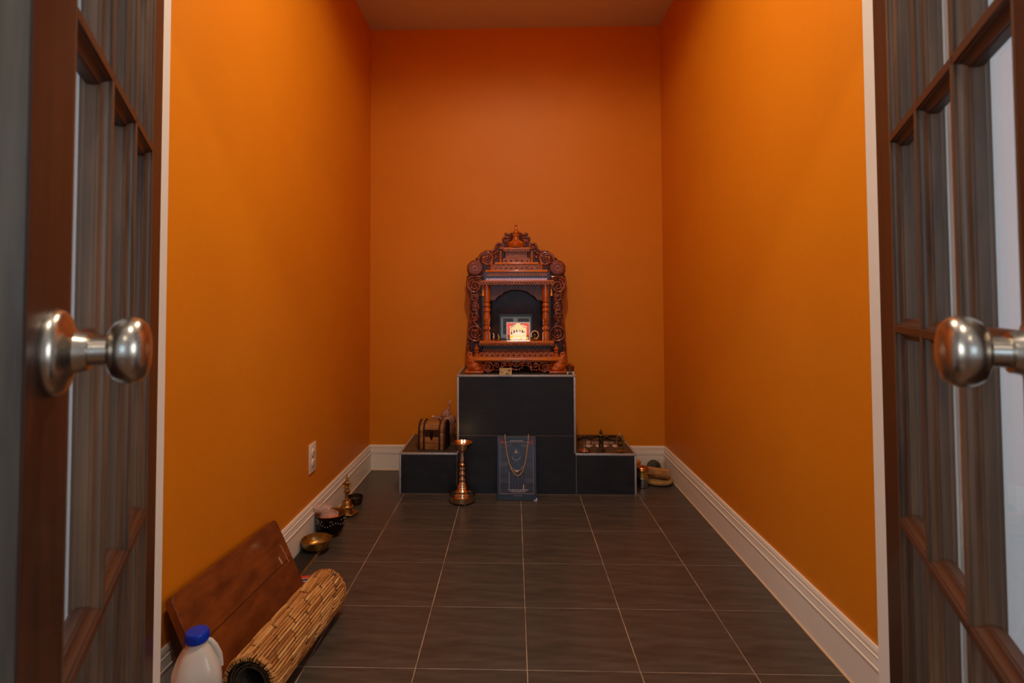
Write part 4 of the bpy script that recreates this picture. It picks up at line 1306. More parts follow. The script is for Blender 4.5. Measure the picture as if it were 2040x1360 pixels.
# bead chain
mb = MB()
ends = [(1006, 869), (1007.5, 884), (1010, 902), (1014, 922), (1019, 935), (1025, 944), (1031, 948), (1036.5, 945), (1041.5, 938), (1045.5, 925), (1049, 905), (1051.5, 885), (1053, 869)]
P3 = []
for x, y in ends:
    # solve on the leaning plane of the picture
    d = fwd + rgt * ((x - CX) / F_PX) - upv * ((y - CY) / F_PX)
    nrm = Vector((0, math.cos(fa), -math.sin(fa)))
    p0 = Vector((0, fy0, 0.0006)) - nrm * 0.0052
    t_ = (p0 - Vector((0, 0, CAM_H))).dot(nrm) / d.dot(nrm)
    P3.append(Vector((0, 0, CAM_H)) + d * t_)
P3 = [P3[0] + Vector((0, 0.016, 0.004))] + P3 + [P3[-1] + Vector((0, 0.016, 0.004))]
L = [0]
for i in range(1, len(P3)):
    L.append(L[-1] + (P3[i] - P3[i - 1]).length)
nb_ = 88
j = 0
for i in range(nb_):
    s_ = L[-1] * i / (nb_ - 1)
    while j < len(L) - 2 and L[j + 1] < s_:
        j += 1
    q = P3[j].lerp(P3[j + 1], (s_ - L[j]) / (L[j + 1] - L[j]))
    mb.ball(q, 0.0029, seg=7, rings=5)
mb.build('strand', 'bead_gold', None, 60)
bd_ = bpy.data.objects['strand']
bd_.name = 'bead_chain'
tag(bd_, 'long golden bead chain hung over the blue picture', 'necklace')

# ------------------------------------------------------------------ right step: idols, sticker, plate, twigs
def onstep(px, py):
    p = at(px, py, Z=ZL); p.z = ZL + 0.0006
    return p
p = onstep(1164.5, 900.5)
e = thing('copper_plate', 'small copper plate at the left of the right altar step', 'plate', p)
MB().lathe([(0, 0), (0.020, 0), (0.030, 0.006), (0.0315, 0.009), (0.0305, 0.0095), (0.028, 0.007), (0.019, 0.002), (0, 0.002)], p, 32).build('plate_body', 'copper', e, 40)
e = thing('prayer_beads', 'heap of silvery prayer beads in the small copper plate', 'beads', p + Vector((0, 0, 0.002)))
mb = MB()
rb = random.Random(3)
for i in range(34):
    a, r = rb.uniform(0, 2 * PI), rb.uniform(0, 0.016)
    mb.ball(p + Vector((0.004 + r * math.cos(a), r * 0.8 * math.sin(a), 0.005 + rb.uniform(0, 0.012) * (1 - r / 0.018))), rb.uniform(0.0022, 0.0034), seg=7, rings=5)
for i in range(9):
    mb.ball(p + Vector((-0.002, 0.002, 0.014 + 0.0042 * i)), 0.0021, seg=7, rings=5)
mb.build('bead_heap', 'silver_inlay', e, 60)

# standing dark idol
p = onstep(1197.5, 898)
e = thing('standing_idol', 'dark bronze standing idol with tall crown on a square base', 'figurine', p)
MB().box(p.x - 0.020, p.x + 0.020, p.y - 0.014, p.y + 0.016, p.z, p.z + 0.007, 0.0015).build('base_block', 'dark_bronze', e, 40)
MB().box(p.x - 0.014, p.x + 0.014, p.y - 0.010, p.y + 0.012, p.z + 0.0072, p.z + 0.013, 0.0015).build('base_step', 'dark_bronze', e, 40)
mb = MB()
b0 = p + Vector((0, 0, 0.013))
def V3(x, z, y=0.0):
    return b0 + Vector((x, y, z))
for sx in (-1, 1):
    mb.tube([V3(sx * 0.0055, 0.0, -0.001), V3(sx * 0.0058, 0.016), V3(sx * 0.0052, 0.034), V3(sx * 0.0045, 0.046)], [0.0038, 0.0044, 0.0052, 0.0062], 10)
    mb.tube([V3(sx * 0.0105, 0.068), V3(sx * 0.0140, 0.057, -0.001), V3(sx * 0.0110, 0.050, -0.006), V3(sx * 0.003, 0.0535, -0.010)], [0.0042, 0.0036, 0.0032, 0.003], 10)
    mb.ball(V3(sx * 0.0015, 0.0545, -0.0105), 0.003)
    mb.ball(V3(sx * 0.006, 0.001, -0.004), 0.004, 0.006, 0.003)
mb.tube([V3(0, 0.044), V3(0, 0.052), V3(0, 0.060), V3(0, 0.068), V3(0, 0.073)], [0.0088, 0.0072, 0.0088, 0.0094, 0.004], 14, flat=0.75)
mb.ball(V3(0, 0.0795), 0.0062, 0.0066, 0.0074)
mb.tube([V3(0, 0.072), V3(0, 0.078)], 0.0036, 10)
mb.tube([V3(0, 0.084), V3(0, 0.088), V3(0, 0.094), V3(0, 0.101)], [0.0066, 0.0058, 0.0034, 0.0012], 12)
mb.ball(V3(0, 0.0795, -0.0066), 0.0012, 0.002, 0.002)
for sx in (-1, 1):
    mb.ball(V3(sx * 0.0063, 0.0785), 0.0014, 0.0018, 0.0026)
for v in mb.v:
    v.x = p.x + (v.x - p.x) * 1.3
remeshed(mb, 0.0011, 2).build('idol_body', 'dark_bronze', e, 80)

# seated idol under a flame arch
p = onstep(1236.5, 901.5)
e = thing('arched_idol', 'small brass idol under a golden arch on a round foot, right end of the step', 'figurine', p)
MB().lathe([(0, 0), (0.004, 0.0), (0.006, 0.003), (0.020, 0.006), (0.0215, 0.009), (0.012, 0.012), (0.006, 0.014), (0.006, 0.020), (0, 0.020)], p, 28).build('foot', 'brass', e, 40)
b0 = p + Vector((0, 0, 0.019))
mb = MB()
mb.ball(V3(0, 0.006), 0.013, 0.009, 0.006); mb.ball(V3(0, 0.022), 0.0095, 0.007, 0.014); mb.ball(V3(0, 0.043), 0.0062, 0.006, 0.0072)
mb.tube([V3(0, 0.048), V3(0, 0.055), V3(0, 0.062)], [0.0058, 0.0042, 0.001], 10)
for sx in (-1, 1):
    mb.tube([V3(sx * 0.008, 0.033), V3(sx * 0.0135, 0.023, -0.003), V3(sx * 0.008, 0.014, -0.008)], [0.0034, 0.003, 0.0026], 8)
    mb.tube([V3(0, 0.004, -0.004), V3(sx * 0.012, 0.005, -0.006), V3(sx * 0.004, 0.003, -0.010)], [0.005, 0.0046, 0.003], 8)
remeshed(mb, 0.0011, 2).build('idol_body', 'dark_bronze', e, 80)
mb = MB()
pts = []
for i in range(21):
    a = R(-55) + R(290) * i / 20
    pts.append(V3(0.020 * math.cos(a), 0.038 + 0.036 * math.sin(a) + (0.006 if i == 10 else 0), 0.006))
mb.tube(pts, [0.0022] * 21, 8)
for i in range(1, 20):
    mb.ball(pts[i] + (pts[i] - V3(0, 0.038, 0.006)).normalized() * 0.0022, 0.0017, seg=7, rings=5)
for sx in (-1, 1):
    mb.tube([V3(sx * 0.0125, 0.0, 0.004), V3(sx * 0.0150, 0.006, 0.006), V3(sx * 0.0118, 0.0105, 0.006)], [0.003, 0.003, 0.002], 8)
mb.build('arch', 'brass', e, 60)

# stickers on the step: line of script and lotus feet
st = thing('floor_sticker', 'white script and footprint sticker on the right altar step', 'sticker', (at(1200, 885, Z=ZL).x, at(1200, 885, Z=ZL).y, ZL))
def sp2(px, py):
    q = at(px, py, Z=ZL)
    return q.x, q.y
def flat_poly(mb, pts, h=0.0012):
    mb.prism(pts, ZL + 0.0002, ZL + h, 'z')
mb = MB()
def strokes(path, w):
    P = [Vector((*sp2(x, y), ZL + 0.0006)) for x, y in path]
    mb.tube(P, w, 6, flat=0.35, up=(0, 0, 1))
YT, YBt = 880.0, 884.2
# headline script: shree raam jaya raam, each letter from its strokes
def glyph(kind, x, w=4.6):
    t, b = YT, YBt
    m_ = (t + b) / 2
    G = {
     'sha': [[(x, t), (x + w, t)], [(x + w * .85, t), (x + w * .85, b)], [(x + .6, t + .8), (x + w * .45, t + .5), (x + w * .5, m_), (x + .8, m_ + .4), (x + w * .5, b)], [(x + w * .55, b - .2), (x + w * .85, b - 1.2)]],
     'ii': [[(x, t), (x + w * .6, t)], [(x + w * .4, t), (x + w * .4, b)], [(x + w * .4, t), (x + w * .1, t - 2.0), (x - w * .5, t - 2.0), (x - w * .7, t - .6)]],
     'ra': [[(x, t), (x + w * .7, t)], [(x + w * .2, t), (x + w * .55, t + 1.2), (x + w * .2, m_ + .3), (x + w * .6, b)]],
     'aa': [[(x, t), (x + w * .5, t)], [(x + w * .3, t), (x + w * .3, b)]],
     'ma': [[(x, t), (x + w, t)], [(x + w * .85, t), (x + w * .85, b)], [(x + w * .25, t), (x + w * .25, b - .8), (x + .1, b - .3), (x + w * .3, b - 1.2), (x + w * .85, b - 1.2)]],
     'ja': [[(x, t), (x + w, t)], [(x + w * .85, t), (x + w * .85, b)], [(x + w * .85, m_), (x + w * .3, m_), (x + .2, b - .8), (x + w * .4, b)]],
     'ya': [[(x, t), (x + w, t)], [(x + w * .85, t), (x + w * .85, b)], [(x + w * .15, t), (x + w * .45, t + 1.0), (x + w * .1, m_ + .4), (x + w * .4, b - .6), (x + w * .85, m_ + .4)]],
    }
    for s in G[kind]:
        strokes(s, 0.0016)
xx = 1167.0
for g_, w_ in (('sha', 6), ('ii', 5), ('ra', 4.6), ('aa', 3.0), ('ma', 6), ('ja', 7), ('ya', 6), ('ra', 4.6), ('aa', 3.0), ('ma', 6)):
    glyph(g_, xx, w_)
    xx += w_ + (2.2 if g_ == 'ma' else 0.2)
mb.build('script_line', 'deco_white', st)
for cx_, s_ in ((1172, 1.0), (1191, 0.9), (1205, 0.9), (1225, 1.0)):
    mb = MB()
    for (dx, dy, rx, ry) in ((0, 0, 4.2, 1.3), (4.0, 1.6, 3.6, 1.0), (1.0, 3.0, 3.4, 1.3), (6.6, 1.0, 2.8, 0.8), (-3.2, 1.6, 2.8, 1.0)):
        pts = [sp2(cx_ + s_ * (dx + rx * math.cos(a)), 886.5 + s_ * (dy + ry * math.sin(a))) for a in [2 * PI * i / 10 for i in range(10)]]
        flat_poly(mb, pts)
    lf = mb.build('lotus_foot', 'deco_white', st)
    pts = [sp2(cx_ + 2.4 * math.cos(a), 886.1 + 0.9 * math.sin(a)) for a in [2 * PI * i / 10 for i in range(10)]]
    mb = MB()
    flat_poly(mb, pts, 0.0018)
    mb.build('lotus_centre', 'deco_pink', lf)
mb = MB()
pts = [sp2(1156 + 2.2 * math.cos(a), 881.5 + 1.3 * math.sin(a)) for a in [2 * PI * i / 10 for i in range(10)]]
flat_poly(mb, pts)
mb.build('orange_dot', 'deco_orange', st)
# black wavy garland lying along the wall
gl_ = thing('black_branch', 'black wavy branch lying along the back of the right altar step', 'branch', (at(1205, 872, Z=ZL).x, YB - 0.05, ZL))
def branch(path, r0, r1, nm='stem'):
    P = []
    for x, y in path:
        q = at(x, y, Z=ZL + r0 * 1.1)
        q.y = min(q.y, YB - 0.02)
        q.z = ZL + r0 * 1.1
        P.append(q)
    mb = MB()
    n = len(P)
    Q = []
    for i in range(n - 1):
        p0, p1, p2, p3 = [P[max(0, min(n - 1, j))] for j in (i - 1, i, i + 1, i + 2)]
        for s in range(6):
            t = s / 6
            Q.append(0.5 * ((2 * p1) + (-p0 + p2) * t + (2 * p0 - 5 * p1 + 4 * p2 - p3) * t * t + (-p0 + 3 * p1 - 3 * p2 + p3) * t ** 3))
    Q.append(P[-1])
    m = len(Q)
    mb.tube(Q, [r0 + (r1 - r0) * i / (m - 1) for i in range(m)], 8)
    mb.build(nm, 'twig_black', gl_, 60)
branch([(1152, 874), (1163, 870), (1175, 871), (1186, 868), (1198, 871)], 0.006, 0.004)
branch([(1160, 870), (1170, 868), (1180, 865.5)], 0.003, 0.0015)
branch([(1175, 874), (1183, 870), (1192, 869), (1200, 869.5)], 0.004, 0.003)
branch([(1200, 873), (1212, 869.5), (1222, 868.5), (1232, 871), (1240, 870)], 0.007, 0.003)
branch([(1206, 871), (1216, 875), (1226, 876.5), (1238, 876)], 0.005, 0.003)
branch([(1207, 870), (1213, 866)], 0.0025, 0.0012)

# ------------------------------------------------------------------ right corner of the room
tp = at(1279, 968, Z=0); tp.z = 0.0005
tp.y = 3.02; tp.x = at(1279.5, 960, Y=3.02).x
e = thing('steel_tin', 'round steel tin on the floor right of the altar', 'tin', tp)
MB().lathe([(0, 0), (0.030, 0), (0.0335, 0.002), (0.034, 0.006), (0.034, 0.050), (0.032, 0.052), (0, 0.052)], tp, 40).build('tin_body', 'steel', e, 30)
t2 = tp + Vector((0, 0, 0.0525))
e = thing('brass_tin', 'amber brass tin with ribbed lid stacked on the steel tin', 'tin', t2)
MB().lathe([(0, 0), (0.033, 0), (0.0335, 0.002), (0.033, 0.004), (0.033, 0.034), (0.0345, 0.036), (0, 0.036)], t2, 40).build('tin_body', 'brass', e, 30)
MB().lathe([(0.0345, 0.0365), (0.0355, 0.038), (0.0355, 0.042), (0.034, 0.044), (0.0355, 0.046), (0.0355, 0.050), (0.032, 0.055), (0.018, 0.058), (0, 0.058)], t2, 40).build('lid', 'copper', e, 30)
jp = Vector((at(1266.5, 930, Y=3.18).x, 3.18, 0.0005))
e = thing('amber_jar', 'tall amber jar with orange lid half hidden behind the altar corner', 'jar', jp)
jt = at(1270, 917, Y=3.18).z
MB().lathe([(0, 0), (0.026, 0), (0.029, 0.004), (0.029, jt - 0.028), (0.025, jt - 0.020), (0.025, jt - 0.016), (0, jt - 0.016)], jp, 32).build('jar_body', 'amber', e, 35)
MB().lathe([(0.0275, jt - 0.0155), (0.0285, jt - 0.012), (0.028, jt - 0.002), (0.026, jt), (0, jt)], jp, 32).build('lid', 'amber_lid', e, 35)
dpv = at(1318, 964, Z=0); dpv.z = 0.0005
dpv.y = 3.085; dpv.x = at(1318.5, 962, Y=3.085).x
dR = 0.080
dpv.x = min(dpv.x, XR - 0.018 - dR)
e = thing('grinding_disc', 'round sandstone grinding disc on the floor in the right corner', 'grinding stone', dpv)
MB().lathe([(0, 0), (dR - 0.006, 0), (dR - 0.004, 0.008), (0, 0.008)], dpv, 44).build('black_base', 'dull_black', e, 35)  # thin black disc under the slab
MB().lathe([(0, 0.0082), (dR - 0.003, 0.0082), (dR, 0.013), (dR, 0.021), (dR - 0.004, 0.026), (dR - 0.018, 0.027), (dR - 0.02, 0.024), (0, 0.024)], dpv, 44).build('stone_slab', 'stone_disc', e, 35)
# log of sandalwood across the disc
la = dpv + Vector((-0.075, 0.012, 0.062)); lb = dpv + Vector((0.052, -0.028, 0.052))
e = thing('sandalwood_log', 'short split sandalwood log lying across the grinding disc', 'log', (dpv.x, dpv.y, 0.028))
mb = MB()
ax = (lb - la).normalized()
sd = Vector((0, 0, 1)).cross(ax).normalized()
up_ = ax.cross(sd)
secp = [(-0.020, -0.021), (0.0, -0.026), (0.019, -0.021), (0.027, -0.010), (0.029, 0.002), (0.026, 0.013), (0.019, 0.020), (0.004, 0.023), (-0.020, 0.018), (-0.027, 0.006), (-0.027, -0.010)]
vs, fs = [], []
for i in range(9):
    t = i / 8
    c = la.lerp(lb, t)
    k_ = (0.92 + 0.16 * t) * (0.86 if i in (0, 8) else 1.0)
    for a, b in secp:
        q = c + sd * a * k_ + up_ * b * k_
        vs.append(q + noise.noise_vector(q * 60) * 0.0025)
ns = len(secp)
for i in range(8):
    for j in range(ns):
        fs.append((i * ns + j, i * ns + (j + 1) % ns, (i + 1) * ns + (j + 1) % ns, (i + 1) * ns + j))
fs.append(tuple(range(ns))); fs.append(tuple(range(8 * ns, 9 * ns)))
mb.add(vs, fs)
mz = min(v.z for v in mb.v)
for v in mb.v:
    v.z += 0.0278 - mz + 0.0
mb.build('log_body', 'sandalwood', e, 30)
vs2, fs2 = [], []
for i in range(9):
    t = i / 8
    c = la.lerp(lb, t) + Vector((0, 0, 0.0278 - mz))
    k_ = 0.92 + 0.16 * t
    for a, b in ((0.0225, 0.0185), (0.004, 0.0240), (-0.021, 0.0185)):
        vs2.append(c + sd * a * k_ + up_ * b * k_ + Vector((0, 0, 0.0012)))
for i in range(8):
    for j in range(2):
        fs2.append((i * 3 + j, i * 3 + j + 1, i * 3 + j + 4, i * 3 + j + 3))
cutm = MB().add(vs2, fs2)
n0 = len(cutm.v)
cutm.add([v - Vector((0, 0, 0.004)) for v in vs2], [tuple(reversed(f)) for f in fs2])
cutm.build('pale_cut_face', 'sandalwood_light', e, 40)
# grey disc leaning on the back skirting
gc = at(1303, 946, Y=3.235)
e = thing('grey_stone_disc', 'grey stone disc standing against the back skirting behind the log', 'stone', (gc.x, 3.24, 0))
rg = 0.040
TG = lambda q: Vector((gc.x + q.x, 3.225 + q.y + (q.z) * 0.10, q.z + 0.0008))
zc = at(1303, 929, Y=3.235).z - rg
bx_ = MB().box(gc.x - 0.035, gc.x + 0.035, 3.205, 3.265, 0.0006, zc - rg + 0.004, 0.003)
if zc - rg > 0.012:
    bx_.build('stone_block', 'grey_stone', e, 40)
MB(TG).lathe([(0, 0.02), (rg - 0.003, 0.02), (rg, 0.016), (rg, 0.002), (rg - 0.003, 0.0), (0, 0.0)], (0, 0, max(zc, rg)), 36, 'y').build('disc', 'grey_stone', e, 35)
# clear plastic tub
tb = Vector((at(1336, 955, Y=3.20).x, 3.205, 0.0006))
tb.x = min(tb.x, XR - 0.018 - 0.031)
e = thing('clear_tub', 'small clear plastic tub in the far right corner by the skirting', 'tub', tb)
MB().lathe([(0, 0.0), (0.024, 0.0), (0.030, 0.085), (0.031, 0.087), (0.029, 0.087), (0.0232, 0.003), (0, 0.003)], tb, 32).build('tub_body', 'clear_plastic', e, 35)
MB().lathe([(0, 0.0032), (0.0228, 0.0032), (0.0245, 0.022), (0, 0.024)], tb, 24).build('contents', 'mat_backing', e, 35)

# ------------------------------------------------------------------ left side: slab and brassware
slab = thing('black_slab', 'thin black slab with raw tan edge along the left skirting', 'slab', (-0.8125, 2.2, 0))
SXR, SXL = -0.7755, XL + 0.019
MB().box(SXL, SXR - 0.0012, 1.72, 2.452, 0.0005, 0.014, 0.0008).build('slab_top', 'slab_black', slab)
MB().box(SXR - 0.0010, SXR, 1.72, 2.452, 0.0005, 0.0136).build('raw_edge', 'slab_edge', slab)
SZ = 0.0146
def bowl_prof(r, h, th=0.003, foot=0.55, belly=1.0):
    o = [(0, 0), (r * foot, 0)]
    for i in range(1, 8):
        t = i / 7
        o.append((r * (foot + (1 - foot) * math.sin(t * PI / 2) ** belly), h * (1 - math.cos(t * PI / 2)) ** 1.0))
    inn = [(max(0, rr_ - th), max(th, hh_ + (th if i == 0 else 0))) for i, (rr_, hh_) in enumerate(o)]
    inn = [(a, max(b, th)) for a, b in o[1:]]
    inn = [(a - th, b if b > th else th) for a, b in inn]
    return o + [(r + 0.0012, h + 0.001), (r - th, h + 0.0006)] + list(reversed(inn))[1:] + [(0, th)]
bp_ = at(622, 1088, Z=SZ)
bp_.z = SZ
e = thing('brass_bowl', 'shallow empty brass bowl, nearest the leaning board', 'bowl', bp_)
bp_.x = max(bp_.x, SXL + 0.036)
rB = 0.0575
e.location = (XL + 0.0165 + rB, 2.208, SZ)
ORG[e.name] = Vector(e.location)
MB().lathe(bowl_prof(rB, 0.038, 0.0022, 0.62), e.location, 48).build('bowl_body', 'old_brass', e, 40)

pp = Vector((XL + 0.0165 + 0.0615, 2.372, SZ))
e = thing('dark_pot', 'dark engraved metal pot with golden inside on the black slab', 'pot', pp)
rP, hP = 0.062, 0.078
op = [(0, 0), (0.040, 0), (0.046, 0.004), (0.056, 0.022), (0.060, 0.045), (0.060, 0.062), (rP, hP)]
MB().lathe(op + [(rP + 0.001, hP + 0.001)], pp, 48, cap=True).build('pot_body', 'dark_pot', e, 40) if False else None
MB().lathe(op, pp, 48, cap=False).build('outer_wall', 'dark_pot', e, 40)
MB().lathe([(rP, hP), (rP + 0.0016, hP + 0.001), (rP - 0.0016, hP + 0.0016), (0.0575, 0.060), (0.0575, 0.045), (0.053, 0.022), (0.042, 0.006), (0, 0.005)], pp, 48, cap=False).build('golden_inside', 'brass', e, 40)
mb = MB()
ri = random.Random(11)
for i in range(34):
    a = 2 * PI * i / 34
    z = 0.046 + 0.006 * math.sin(a * 5)
    mb.ball(pp + Vector((0.0602 * math.cos(a), 0.0602 * math.sin(a), z)), 0.0024, 0.0024, 0.0024, 6, 5)
for i in range(20):
    a = ri.uniform(0, 2 * PI)
    mb.ball(pp + Vector((0.0600 * math.cos(a), 0.0600 * math.sin(a), 0.060)), 0.0018, 0.0018, 0.004, 6, 5)
inl = mb.build('silver_inlay', 'silver_inlay', e, 60)
inl['kind'] = 'stuff'
# clear bag in the pot
e = thing('clear_bag', 'crumpled clear plastic bag with pink powder in the dark pot', 'bag', pp + Vector((-0.01, 0, 0.03)))
mb = MB()
mb.ball(pp + Vector((-0.008, -0.004, 0.070)), 0.040, 0.036, 0.022, 18, 12)
mb.tube([pp + Vector((-0.012, 0, 0.080)), pp + Vector((-0.035, -0.006, 0.098)), pp + Vector((-0.052, -0.016, 0.106)), pp + Vector((-0.066, -0.034, 0.110))], [0.030, 0.024, 0.020, 0.010], 16)
mb = remeshed(mb, 0.0035, 2)
crumple(mb, 0.005, 60, 5); crumple(mb, 0.0025, 150, 2)
for v in mb.v:
    v.x = max(v.x, XL + 0.004)
mb.build('film', 'bag_clear', e, 50)
mb = MB()
mb.ball(pp + Vector((0.004, -0.012, 0.060)), 0.034, 0.030, 0.016, 16, 10)
crumple(mb, 0.003, 60, 1)
mb.build('pink_powder', 'pink_content', e, 60)
MB().ball(pp + Vector((0.034, -0.026, 0.066)), 0.007, 0.006, 0.005).build('dark_tie', 'dull_black', e, 60)

# brass figure lamp
bpv = at(696, 1025, Z=0); bpv.z = 0.0005
bpv.x = max(bpv.x, XL + 0.019 + 0.040)
fgl = thing('figure_lamp', 'brass lamp holding figure on a bell foot and round plate', 'figurine', bpv)
MB().lathe([(0, 0), (0.030, 0), (0.037, 0.004), (0.0405, 0.011), (0.0395, 0.0125), (0.034, 0.0075), (0.024, 0.0045), (0, 0.004)], bpv, 44).build('plate', 'old_brass', fgl, 35)
bo = bpv + Vector((-0.012, -0.002, 0))
MB().lathe([(0, 0.0045), (0.025, 0.0045), (0.026, 0.009), (0.0235, 0.014), (0.0225, 0.030), (0.025, 0.034), (0.031, 0.037), (0.032, 0.040), (0.026, 0.043), (0.023, 0.047), (0.0225, 0.060), (0.018, 0.067), (0.008, 0.070), (0.006, 0.074), (0.010, 0.077), (0, 0.079)], bo, 40).build('bell_foot', 'old_brass', fgl, 35)
b0 = bo + Vector((0, 0, 0.076))
mb = MB()
for sx in (-1, 1):
    mb.tube([V3(sx * 0.0045, 0.0), V3(sx * 0.005, 0.018), V3(sx * 0.005, 0.034)], [0.0048, 0.0048, 0.0064], 10)
    mb.tube([V3(sx * 0.012, 0.074), V3(sx * 0.0185, 0.062, -0.002), V3(sx * 0.013, 0.052, -0.010), V3(sx * 0.003, 0.055, -0.013)], [0.0048, 0.0044, 0.0038, 0.0034], 10)
    mb.ball(V3(sx * 0.0105, 0.033, 0.002), 0.0055, 0.006, 0.010)
    mb.ball(V3(sx * 0.0068, 0.0835), 0.0016, 0.002, 0.003)
mb.tube([V3(0, 0.022), V3(0, 0.034), V3(0, 0.048), V3(0, 0.062), V3(0, 0.074), V3(0, 0.079)], [0.0105, 0.0125, 0.0085, 0.0105, 0.0115, 0.004], 14, flat=0.78)
mb.tube([V3(0, 0.076), V3(0, 0.084)], 0.004, 10)
mb.ball(V3(0, 0.0855), 0.0068, 0.0072, 0.0084)
mb.ball(V3(0, 0.0855, -0.0072), 0.0012, 0.0022, 0.002)
mb.tube([V3(0, 0.091), V3(0, 0.096), V3(0, 0.103), V3(0, 0.114)], [0.0066, 0.0056, 0.0032, 0.0008], 12)
mb.ball(V3(0, 0.056, -0.014), 0.008, 0.007, 0.004)
remeshed(mb, 0.0013, 2).build('figure', 'old_brass', fgl, 80)
# dark bowl behind
db = at(707, 1003, Z=0); db.z = 0.0005
db.x = max(db.x, XL + 0.019 + 0.041)
db.y = 2.735
e = thing('dark_bowl', 'small tarnished bowl with ash behind the brass figure', 'bowl', db)
MB().lathe(bowl_prof(0.040, 0.036, 0.0022, 0.66), db, 40).build('bowl_body', 'dark_bronze', e, 40)
mb = MB()
mb.lathe([(0, 0.0026), (0.028, 0.0026), (0.034, 0.018), (0.0, 0.020)], db, 30)
mb.build('ash', 'grey_stone', e, 40)

# ------------------------------------------------------------------ leaning bench board
TL, TRr = Vector((-0.838, 1.336, 0.278)), Vector((-0.838, 1.926, 0.240))
eu = (TRr - TL).normalized()
dv = Vector((0.450, 0, -0.893))
ev = (dv - eu * dv.dot(eu)).normalized()
en = eu.cross(ev).normalized()
if en.x < 0:
    en = -en
BL_, BW_ = (TRr - TL).length, 0.0
BW_ = (TRr.z - 0.004) / -ev.z
Tb = lambda q: TL + eu * q.x + ev * q.y + en * q.z
ben = thing('leaning_bench', 'worn reddish wood low bench leaning on its side against the left wall', 'bench', (-0.74, 1.63, 0.0))
def rounded(x0, x1, y0, y1, r, corners=(1, 1, 1, 1)):
    pts = []
    for (cx_, cy_, a0, on) in ((x1 - r, y1 - r, 0, corners[0]), (x0 + r, y1 - r, 90, corners[1]), (x0 + r, y0 + r, 180, corners[2]), (x1 - r, y0 + r, 270, corners[3])):
        if on:
            for k_ in range(6):
                a = R(a0 + 90 * k_ / 5)
                pts.append((cx_ + r * math.cos(a), cy_ + r * math.sin(a)))
        else:
            pts.append((x1 if a0 in (0, 270) else x0, y1 if a0 in (0, 90) else y0))
    return pts
ymid = BW_ * 0.52
for y0, y1, cs in ((0, ymid - 0.0008, (0, 0, 1, 1)), (ymid + 0.0008, BW_, (1, 1, 0, 0))):
    pl_ = MB(Tb)
    poly = rounded(0, BL_, y0, y1, 0.016, cs)
    pl_.prism(poly, -0.020, -0.0015, 'z')
    inner = [(BL_ / 2 + (a - BL_ / 2) * 0.996, (y0 + y1) / 2 + (b - (y0 + y1) / 2) * 0.988) for a, b in poly]
    n_ = len(poly)
    pl_.add([(a, b, -0.0015) for a, b in poly] + [(a, b, 0.0) for a, b in inner], [tuple(range(n_, 2 * n_))] + [(i, (i + 1) % n_, (i + 1) % n_ + n_, i + n_) for i in range(n_)])
    pk = pl_.build('plank', 'bench_wood', ben, 30)
for xs_ in (0.03, BL_ - 0.06):
    lg = MB(Tb)
    # trapezoid leg board on the underside
    pts = [(0.012, -0.0202), (0.035, -0.040), (0.10, -0.066), (0.16, -0.066), (BW_ - 0.06, -0.040), (BW_ - 0.03, -0.0202)]
    lg.prism(pts, xs_, xs_ + 0.02, 'x')
    lg.build('leg_board', 'bench_back', ben)
sc1 = MB(Tb)
for (x, y, w, h, an) in ((0.505, 0.112, 0.004, 0.018, 10),):
    sc1.prism([(x, y), (x + 0.010, y - 0.003), (x + 0.014, y + 0.022), (x + 0.005, y + 0.024)], 0.0, 0.0003, 'z')
sc1.build('scratch', 'scuff', ben)
sc2 = MB(Tb)
zig = [(0.545, 0.080), (0.552, 0.092), (0.549, 0.104), (0.556, 0.116), (0.553, 0.130), (0.556, 0.146)]
for a, b in zip(zig[:-1], zig[1:]):
    sc2.prism([(a[0], a[1]), (a[0] + 0.0035, a[1]), (b[0] + 0.0035, b[1]), (b[0], b[1])], 0.0, 0.0003, 'z')
sc2.build('scratch', 'scuff', ben)

# ------------------------------------------------------------------ rolled reed mat
mA, mB_ = Vector((-0.646, 1.345, 0)), Vector((-0.608, 1.778, 0))
mr = 0.0665
mA.z = mB_.z = mr + 0.0045
mx = (mB_ - mA).normalized()
ml = (mB_ - mA).length
ms = Vector((0, 0, 1)).cross(mx).normalized() * -1      # to the right
TM = lambda r, a, t: mA + mx * t + ms * (r * math.cos(a)) + Vector((0, 0, 1)) * (r * math.sin(a))
roll = thing('reed_mat', 'rolled up straw reed mat on the floor beside the leaning bench', 'mat', (-0.63, 1.56, 0))
# inner backing scroll
mb = MB()
def shell(r0, r1, t0, t1, seg=40):
    vs, fs = [], []
    for k_ in range(seg):
        a = 2 * PI * k_ / seg
        w = 1 + 0.03 * math.sin(a * 9)
        vs += [TM(r0 * w, a, t0), TM(r1 * w, a, t0), TM(r1 * w, a, t1), TM(r0 * w, a, t1)]
    for k_ in range(seg):
        a, b = k_ * 4, ((k_ + 1) % seg) * 4
        for i in range(4):
            fs.append((a + i, a + (i + 1) % 4, b + (i + 1) % 4, b + i))
    mb.add(vs, fs)
shell(mr - 0.008, mr - 0.003, 0.012, ml - 0.012)
mb.build('mat_backing', 'mat_backing', roll, 40)
mb = MB()
vs, fs = [], []
seg = 150
for k_ in range(seg + 1):
    a = 2 * PI * 2.6 * k_ / seg + 0.4
    r = mr - 0.010 - 0.020 * k_ / seg
    w = noise.noise(Vector((k_ * 0.5, 0, 0))) * 0.0016
    for t in (0.004 + w, ml - 0.006):
        vs += [TM(r + w, a, t), TM(r - 0.0048 + w, a, t)]
for k_ in range(seg):
    a, b = k_ * 4, (k_ + 1) * 4
    fs += [(a, b, b + 2, a + 2), (a + 1, a + 3, b + 3, b + 1), (a, a + 1, b + 1, b), (a + 2, b + 2, b + 3, a + 3)]
mb.add(vs, fs)
mb.build('inner_roll', 'mat_inner', roll, 40)
